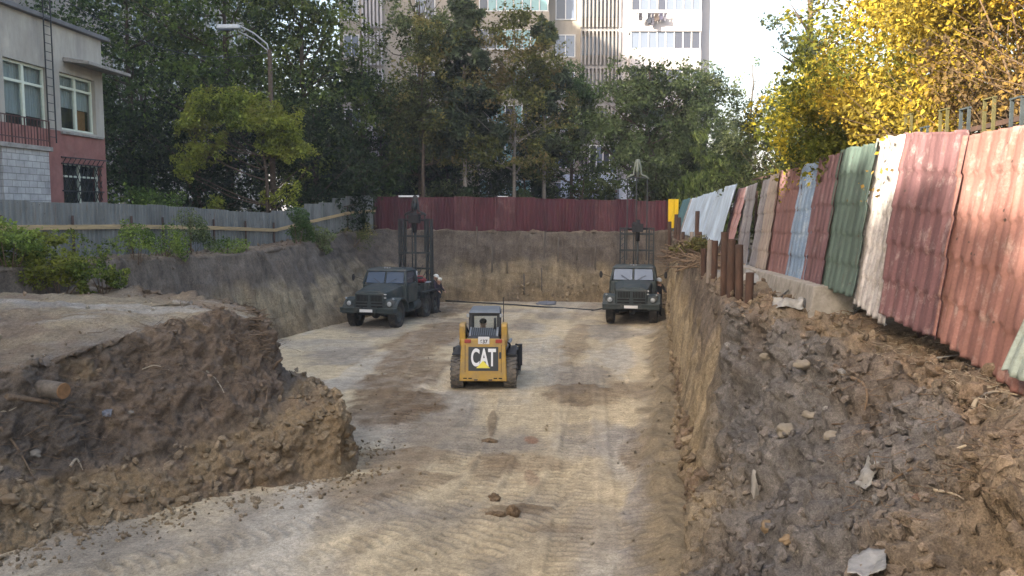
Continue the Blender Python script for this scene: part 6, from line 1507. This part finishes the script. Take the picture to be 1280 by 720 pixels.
# piles set in the back wall
M['pile'] = mat_plain('earthy_pile', (.11, .092, .075), .95, 0, .35, 5, .006, .1, (.10, .08, .065), .4, (1, 1, .3))
BP = [(596, 283, 330, 'pile with its head above the rim left of the middle of the back wall'), (615, 306, 366, 'dark streaked pile in the back wall above the loader cab'), (655, 341, 368, 'short dark pile low in the back wall'), (677, 335, 368, 'thin pile low in the back wall next to the short dark one'), (680, 289, 345, 'pale pile with its head above the rim near the middle of the back wall'), (697.5, 296, 358, 'long pale pile in the back wall right of the middle'), (721, 300, 325, 'short pale pile high in the back wall'), (744, 308, 346, 'brown pile high in the back wall left of the right truck'), (576, 310, 345, 'faint dark pile right of the left truck mast'), (634, 318, 342, 'faint pile high in the back wall left of the two pale ones'), (763, 320, 372, 'dark pile beside the right truck')]
for px, pt, pb, lb in BP:
    q = hit(px, (pt + pb) / 2 + 4); d = q.y + .05
    a, c = at(px, pt, d + .12), at(px, pb, d - .1)
    tag(MB().tube([c - c, (a - c) * .5, a - c], .05 if 'thin' not in lb else .035, 8).build('wall_pile', M['pile']), lb, 'pile', 'piles set in the back wall').location = c
def along_ground(pts, r, lift=0.0):
    P = []
    for px, py in pts: q = hit(px, py); P.append(q + Vector((0, 0, r * .6 + lift)))
    return P
def rod(name, label, cat, pts, r, mat, group=None, taper=False, lift=0.0, seg=7):
    P = along_ground(pts, r if not hasattr(r, '__len__') else r[0], lift); o0 = P[0].copy(); Q = [p - o0 for p in P]
    if len(Q) > 2:
        _, C = catmull(np.array([tuple(q) for q in Q]), 0); C = C[:: max(1, 4000 // (len(Q) * 6))]; Q = [Vector(c) for c in C]
    rr = [r * (1 - .75 * i / max(1, len(Q) - 1)) for i in range(len(Q))] if taper else r
    o = MB().tube(Q, rr, seg).build(name, M[mat] if isinstance(mat, str) else mat); o.location = o0
    return tag(o, label, cat, group)
a, c = fl(548, 376.5), fl(742, 389); 
o = MB().tube([(0, 0, 0), (c - a) * .5 + Vector((0, 0, .02)), c - a], .04, 10).build('steel_pipe', M['steel']); o.location = a + Vector((0, 0, .05)); tag(o, 'long dark pipe lying along the foot of the back wall', 'pipe')
a, c = fl(740, 389.5), fl(764, 384.5)
o = MB().tube([(0, 0, 0), c - a], .03, 8).build('steel_rod', M['steel']); o.location = a + Vector((0, 0, .05)); tag(o, 'short dark rod on the floor left of the right truck', 'rod')
def lump(name, label, cat, px, py, size, mat, seed, sq=(1, 1, .6), sub=3, lift=.3, amp=.55, group=None, pos=None, sc=1.3):
    bm = bmesh.new(); bmesh.ops.create_icosphere(bm, subdivisions=sub, radius=1)
    V = np.array([v.co[:] for v in bm.verts]); F = np.array([[v.index for v in f.verts] for f in bm.faces]); bm.free()
    V = V * (1 + amp * fbm(V, sc, 4, seed)[:, None] + .45 * np.abs(fbm(V, 3.0, 4, seed + 1))[:, None] + .2 * fbm(V, 8, 2, seed + 2)[:, None]) * np.array(sq) * size
    col = np.repeat(np.array([C_DAMP * 1.5]), len(V), 0) * (1 + .4 * fbm(V / size, 2.5, 3, seed + 4))[:, None]
    o = link(name, np_mesh(name, V, F, col, True), M[mat] if isinstance(mat, str) else mat); q = pos or hit(px, py); o.location = q + Vector((0, 0, size * sq[2] * lift)); return tag(o, label, cat, group)
M['tarp'] = mat_plain('dusty_blue_tarp', (.13, .14, .165), .7, 0, .3, 7)
lump('tarpaulin', 'crumpled grey-blue sheet bundled at the foot of the back wall', 'tarpaulin', 684, 381, .36, 'tarp', 3, (1.35, .6, .42))
lump('dirt_clod', 'biggest brown clod standing on the pit floor in the foreground', 'clod', 639.5, 643, .11, 'soil', 5, (.85, .8, .95), sub=4, lift=.1, amp=.9)
lump('dirt_clod', 'flat brown clod lying beside the biggest one in the foreground', 'clod', 622, 643, .09, 'soil', 6, (1.5, .7, .45), sub=4, lift=.0, amp=.9)
lump('dirt_clod', 'brown clod at the end of the thin furrow behind the loader', 'clod', 612, 552, .10, 'soil', 7, (1.5, .8, .5), sub=4, lift=.0, amp=.9)
lump('dirt_clod', 'small brown clod in the middle of the pit floor, beyond the biggest one', 'clod', 616, 623, .09, 'soil', 8, sub=4, lift=0, amp=.9)
M['stone'] = mat_plain('pale_stone', (.21, .19, .16), .95, 0, .25, 9, .01, .1); M['stone_dk'] = mat_plain('dark_stone', (.13, .085, .065), .9, 0, .3, 9, .01, .2); M['stone_ochre'] = mat_plain('ochre_stone', (.21, .155, .10), .95, 0, .3, 9, .01, .1)
ST = [(1155, 624, .075, 'stone_dk', 'dark brown rounded stone on the spoil slope'), (965, 660, .13, 'stone_ochre', 'largest ochre stone at the foot of the spoil slope'), (985, 676, .085, 'stone_ochre', 'small ochre stone right of the largest one'), (1000, 690, .06, 'stone', 'small pale stone at the foot of the spoil slope'), (960, 446, .13, 'stone', 'pale stone high on the dark slope below the posts'), (1005, 456, .14, 'stone', 'grey block-like stone high on the dark slope'), (983, 540, .17, 'stone', 'flat grey stone in the pale rubble band'), (1013, 520, .12, 'stone', 'second grey stone in the pale rubble band'), (1040, 545, .10, 'stone', 'whitish stone at the right of the rubble band'),
      (160, 622, .14, 'stone_ochre', 'ochre boulder on the talus of the mound, left of middle'), (205, 628, .17, 'stone_ochre', 'largest ochre boulder on the talus of the mound'), (120, 620, .12, 'stone_ochre', 'ochre boulder at the left of the talus'), (245, 600, .13, 'stone_ochre', 'ochre boulder high on the talus'), (290, 590, .12, 'stone_ochre', 'ochre boulder near the right end of the talus'), (12, 626, .18, 'stone_ochre', 'ochre boulder at the left picture edge'), (60, 640, .14, 'stone_ochre', 'pale boulder low on the talus near the left edge'), (45, 568, .12, 'stone', 'pale stone wedged at the foot of the dark cliff'), (163, 516, .09, 'stone', 'whitish stone stuck in the face of the mound'), (100, 668, .13, 'stone_ochre', 'brown boulder where the talus meets the floor'), (330, 575, .10, 'stone_ochre', 'ochre stone on the bench of the mound'), (385, 560, .10, 'stone_ochre', 'ochre stone near the end of the bench')]
for i, (px, py, s, mt, lb) in enumerate(ST): lump('stone', lb, 'stone', px, py, s * .62, mt, 30 + i, (1.15, .9, .7), 3, .1, .8, 'stones on the slopes')
# --- plastic, paper, rubbish
def sheetlet(name, label, cat, px, py, w, h, mat, seed, crumple=.25, tilt=(0, 0, 0), n=14):
    u = np.linspace(-1, 1, n); U, V_ = np.meshgrid(u, u); r0 = 1 - .22 * np.abs(fbm(np.stack([U, V_, 0 * U], -1), 1.2, 2, seed))
    P = np.stack([U * w / 2 * r0, V_ * h / 2 * r0, fbm(np.stack([U, V_, 0 * U + seed], -1), 1.1, 4, seed) * crumple * w], -1)
    o = link(name, np_mesh(name, P.reshape(-1, 3), grid_faces(n, n), None, True), M[mat] if isinstance(mat, str) else mat)
    h_ = cast((0, 0, CAM_Z), ray(px, py)); nrm = h_[1] if h_[1].z > 0 else -h_[1]
    o.rotation_euler = nrm.to_track_quat('Z', 'Y').to_euler(); o.location = h_[0] + nrm * .05; solid(o, .004); return tag(o, label, cat)
sheetlet('plastic_scrap', 'crumpled translucent white plastic on the spoil slope', 'plastic', 1090, 594, .20, .26, 'plastic_white', 3, .35)
sheetlet('plastic_sheet', 'large whitish plastic sheet at the bottom edge of the picture', 'plastic', 1088, 712, .42, .24, 'plastic_white', 5, .16)
sheetlet('plastic_scrap', 'whitish rag at the foot of the coloured fence', 'plastic', 985, 381, .5, .3, 'plastic_white', 8, .3)
sheetlet('plastic_scrap', 'small white scrap at the end of the concrete footing', 'plastic', 1072, 391, .28, .2, 'plastic_white', 9, .3)
sheetlet('plastic_scrap', 'crumpled clear plastic among the far fence sheets', 'plastic', 946, 352, .7, .7, 'plastic_white', 10, .3)
sheetlet('paper_scrap', 'greenish grey rag stuck in the face of the mound', 'rag', 135, 517, .16, .14, 'tarp', 11, .3)
lump('plastic_bag', 'small white bag lying on the earth below the large yellowish bush', 'bag', 53, 334, .17, 'plastic_white', 12, (1.1, .8, .8))
lump('plastic_bag', 'white lump on the earth among the rusty posts', 'bag', 896, 345, .11, 'plastic_white', 13, (1.2, .8, .8))
sheetlet('rubble_slab', 'thin grey slab leaning below the maroon fence sheet', 'slab', 1180, 452, .3, .2, 'concrete', 14, .05)
o = lump('mortar_patch', 'streak of white mortar down the edge of the spoil slope', 'mortar', 944, 604, .24, mat_plain('mortar', (.26, .25, .235), .9, 0, .2, 8, .01), 15, (.18, .3, 1.0), 3, -.3, .4)
def leafy(label, px, py, size, n, pal, seed, cat='plant', name='plant'):
    q = hit(px, py); t = thing(name, label, cat, q); crown_obj(t, [(0, 0, size * .4, size, size, size * .5)], n, size * .7, pal, seed, name='leaves'); MB().tube([(0, 0, -.03), (0, 0, size * .6)], .006, 5).build('stem', M['twig'], t); return t
leafy('small green weed beside the dark stone on the spoil slope', 1182, 604, .07, 26, G_YEL, 3)
leafy('little dry plant at the foot of the peeled white fence sheet', 1106, 398, .12, 60, [(.3, .2, .05), (.2, .18, .05), (.4, .28, .1)], 4)
leafy('single yellow leaf cluster caught on the edge of the sunlit bank', 1220, 566, .05, 8, [(.6, .5, .08), (.5, .4, .05)], 5)
# --- roots, sticks, log
gR = 'roots and sticks on the slopes'
RT = [('root', 'crooked brown root in the middle of the spoil slope', [(1044, 460), (1062, 474), (1078, 482), (1084, 500), (1078, 524)], .028, 'root'),
      ('root', 'bent pale root at the right edge of the spoil slope', [(1216, 515), (1222, 502), (1245, 493), (1285, 500)], .02, 'root_pale'),
      ('root', 'long forked root pointing at the single yellow leaf', [(1190, 566), (1218, 556), (1245, 545), (1262, 536)], .012, 'root_pale'),
      ('root', 'thin pale root below the green weed', [(1168, 616), (1190, 620), (1206, 628)], .014, 'root_pale'),
      ('root', 'thin root trailing down the middle of the lower spoil slope', [(1140, 588), (1112, 606), (1102, 628), (1108, 640)], .010, 'root'),
      ('stick', 'forked stick lying below the short rusty post', [(938, 392), (956, 378), (972, 364), (985, 362)], .03, 'root'),
      ('stick', 'reddish stick at the edge of the cut below the posts', [(928, 396), (940, 402)], .03, 'root_pale'),
      ('steel_rod', 'dark bent bar leaning against the concrete footing', [(977, 372), (998, 354), (1012, 350)], .02, 'steel'),
      ('stick', 'dark thin stick across the rubble band', [(1040, 532), (1078, 531), (1098, 529)], .010, 'twig'),
      ('root', 'root hanging on the right edge near the fence sheets', [(1256, 478), (1285, 500)], .012, 'root_pale'),
      ('root', 'pale root hanging down the face of the mound', [(258, 465), (272, 478), (284, 500)], .018, 'root_pale'),
      ('root', 'long dark root down the face of the mound', [(248, 476), (252, 508), (272, 537)], .03, 'root'),
      ('root', 'pale arched root high on the face of the mound', [(205, 408), (215, 400), (228, 404), (232, 410)], .018, 'root'),
      ('root', 'short pale root at the top of the mound face', [(178, 463), (194, 458), (212, 464)], .016, 'root_pale'),
      ('root', 'straight root near the tip of the mound', [(265, 433), (278, 441), (288, 448)], .016, 'root'),
      ('stick', 'long stick leaning on the mound at the left edge', [(0, 536), (22, 562), (44, 602)], .03, 'root'),
      ('beam', 'long weathered branch below the sawn log', [(8, 500), (35, 502), (66, 507), (94, 512)], .06, 'root'),
      ('root', 'pale thin root beside the weathered branch', [(0, 516), (14, 514), (28, 505)], .02, 'root_pale'),
      ('root', 'yellowish root above the talus below the log', [(88, 585), (96, 576), (104, 590)], .03, 'root_pale'),
      ('root', 'dark root near the base of the mound tip', [(331, 512), (334, 495), (336, 478)], .03, 'root')]
for nm, lb, pts, r, mt in RT: rod(nm, lb, nm if nm != 'steel_rod' else 'rod', pts, r, mt, gR, True, .01)
def air_root(label, pts, d, r, mat='root'):
    P = [at(px, py, d + dd) for px, py, dd in pts]; o0 = P[0].copy(); o = MB().tube([p - o0 for p in P], [r * (1 - .6 * i / (len(P) - 1)) for i in range(len(P))], 7).build('root', M[mat]); o.location = o0; tag(o, label, 'root', gR)
air_root('dark curved root sticking out at the top of the mound tip', [(326, 412, .0), (336, 417, -.3), (344, 428, -.45), (349, 438, -.5)], 18.2, .035)
air_root('dark forked root standing up at the foot of the mound tip', [(341, 475, .2), (341, 462, .0), (347, 453, -.1), (353, 449, -.15)], 17.3, .04)
air_root('thin root springing from the mound tip above the forked one', [(332, 440, .2), (340, 448, -.1), (346, 460, -.2)], 17.6, .018)
# sawn log
a, c = hit(60, 489), hit(80, 490); dirv = Vector((.9, -.35, -.02)).normalized()
M['log_bark'] = mat_plain('muddy_bark', (.15, .125, .10), .95, 0, .5, 7, .03, .1)
lg = thing('log', 'short sawn log with an orange cut face stuck in the mound', 'log', a + Vector((.02, -.05, .05)))
MB().tube([-dirv * .3, dirv * .02, dirv * .36], [.15, .145, .14], 14).build('bark', M['log_bark'], lg)
MB().tube([dirv * .361, dirv * .375], [.137, .13], 14).build('cut_face', mat_plain('fresh_cut_wood', (.22, .115, .05), .8, 0, .4, 10), lg)
# tangle of sticks and straw (uncountable)
def tangle(label, cps, n, L, r, mat, seed, spread, up=.12):
    rn = random.Random(seed); m = MB()
    for i in range(n):
        px, py = cps[rn.randrange(len(cps))]; q = hit(px + rn.gauss(0, spread[0]), py + rn.gauss(0, spread[1]))
        a = rn.uniform(0, 6.28); l = L * rn.uniform(.3, 1.2); dv = Vector((math.cos(a), math.sin(a), rn.uniform(-.4, .35))) * l
        m.tube([q - dv * .5 + Vector((0, 0, rn.uniform(0, up))), q + Vector((rn.uniform(-.1, .1) * l, rn.uniform(-.1, .1) * l, rn.uniform(0, up))), q + dv * .5 + Vector((0, 0, rn.uniform(0, up)))], [r, r * .8, r * .3], 4, False)
    o = m.build('sticks', M[mat]); o['kind'] = 'stuff'; o['label'] = label
tangle('loose brush and sticks piled on the right rim among the posts', [(850, 318), (862, 322), (875, 330), (846, 325)], 150, 1.3, .022, 'root', 1, (9, 6), .25)
tangle('dead stalks and roots on the top edge of the spoil slope', [(950, 385), (975, 372), (1010, 378), (1040, 400), (1080, 415)], 90, .4, .007, 'root', 2, (16, 8))
tangle('root hairs on the spoil slope', [(1020, 450), (1080, 470), (1150, 450), (1200, 480), (1230, 560), (1100, 560), (1060, 620), (1200, 620), (1240, 600)], 420, .22, .004, 'root', 3, (40, 30), .05)
tangle('root hairs hanging out of the dark face of the mound', [(60, 540), (120, 480), (180, 450), (240, 430), (290, 420), (320, 420), (200, 510), (280, 480), (120, 550)], 520, .5, .007, 'root', 4, (30, 24), .08)
tangle('matted roots at the top of the mound tip', [(322, 410), (328, 422), (310, 400)], 60, .55, .011, 'root', 5, (9, 12), .06)
tangle('straw and twigs below the near fence sheets', [(1120, 430), (1160, 445), (1210, 470), (1250, 490)], 160, .2, .004, 'root_pale', 6, (26, 12), .04)

# ------------------------------------------------------------------ unseen block and trees added to shade the pit
sb = thing('shade_block', 'long nine-storey block of flats standing left of the photographer', 'apartment block', (-34, 48, 3.5))
MB().box(-12, 0, -52, 70, -1, 38).build('wall', M['panel_beige'], sb)
MB().box(-12.4, .5, -52.4, 70.4, 38.003, 38.5).build('roof', M['slate_roof'], sb)
for j in range(9):
    m, g = MB(), MB()
    for k in range(30):
        y = -50 + k * 4; z = 1.2 + j * 4.1; m.box(.002, .06, y, y + 1.9, z, z + 1.7); g.box(.063, .07, y + .1, y + 1.8, z + .1, z + 1.6)
    f = m.build('window_row', M['pvc'], sb); f['kind'] = 'stuff'; gp = g.build('panes', M['glass_dim'], f); gp['kind'] = 'stuff'
gS = 'tall trees behind the photographer'  # added crowns, heights set to shape the shadow edge on fence and bush
for i, (x, y, h, w) in enumerate([(-25, -1.0, 22.0, 7.5), (-25, -5.5, 21.1, 7.5), (-25, -10.0, 19.1, 7.5), (-24.5, -14.5, 16.9, 7.5), (-24, -19.5, 15.8, 7), (-23, -26, 15, 7), (-29, -3, 22.5, 8), (-29, -8.5, 20, 8), (-29, -14, 17, 8)]):
    t = thing('tree', ['tallest tree, closest to the long block and clipped at its corner', 'tall tree nearest the block of flats behind the photographer', 'second tall tree of the row behind the photographer', 'third tall tree of the row behind the photographer', 'fourth tree of the row behind the photographer', 'last low tree of the row behind the photographer', 'back-row tree nearest the long block behind the photographer', 'middle tree of the back row behind the photographer', 'farthest tree of the back row behind the photographer'][i], 'tree', (x, y, 3.5), 0, gS)
    L = blob(200 + i, w, 1.0, h, 18, top=.3); limb_mesh(h * .9, .25, L, random.Random(i), sub=1).build('trunk', M['bark'], t); crown_obj(t, L, 24000, .55, G_MID, 200 + i, gap=.0)

# ------------------------------------------------------------------ haze volume added to lift the dark tones like lens veil
hm = bpy.data.materials.new('haze_air'); hm.use_nodes = True; nt = hm.node_tree; nt.nodes.clear()
ho = nt.nodes.new('ShaderNodeOutputMaterial'); hv = nt.nodes.new('ShaderNodeVolumePrincipled')
hv.inputs['Color'].default_value = (.95, .96, 1.0, 1); hv.inputs['Density'].default_value = 0.0008; hv.inputs['Anisotropy'].default_value = 0.2
nt.links.new(hv.outputs[0], ho.inputs['Volume'])
hz = MB().box(-1300, 1300, -1300, 1300, -2, 46).build('haze', hm); hz['kind'] = 'stuff'; hz['label'] = 'thin bluish air haze over the pit and the trees'
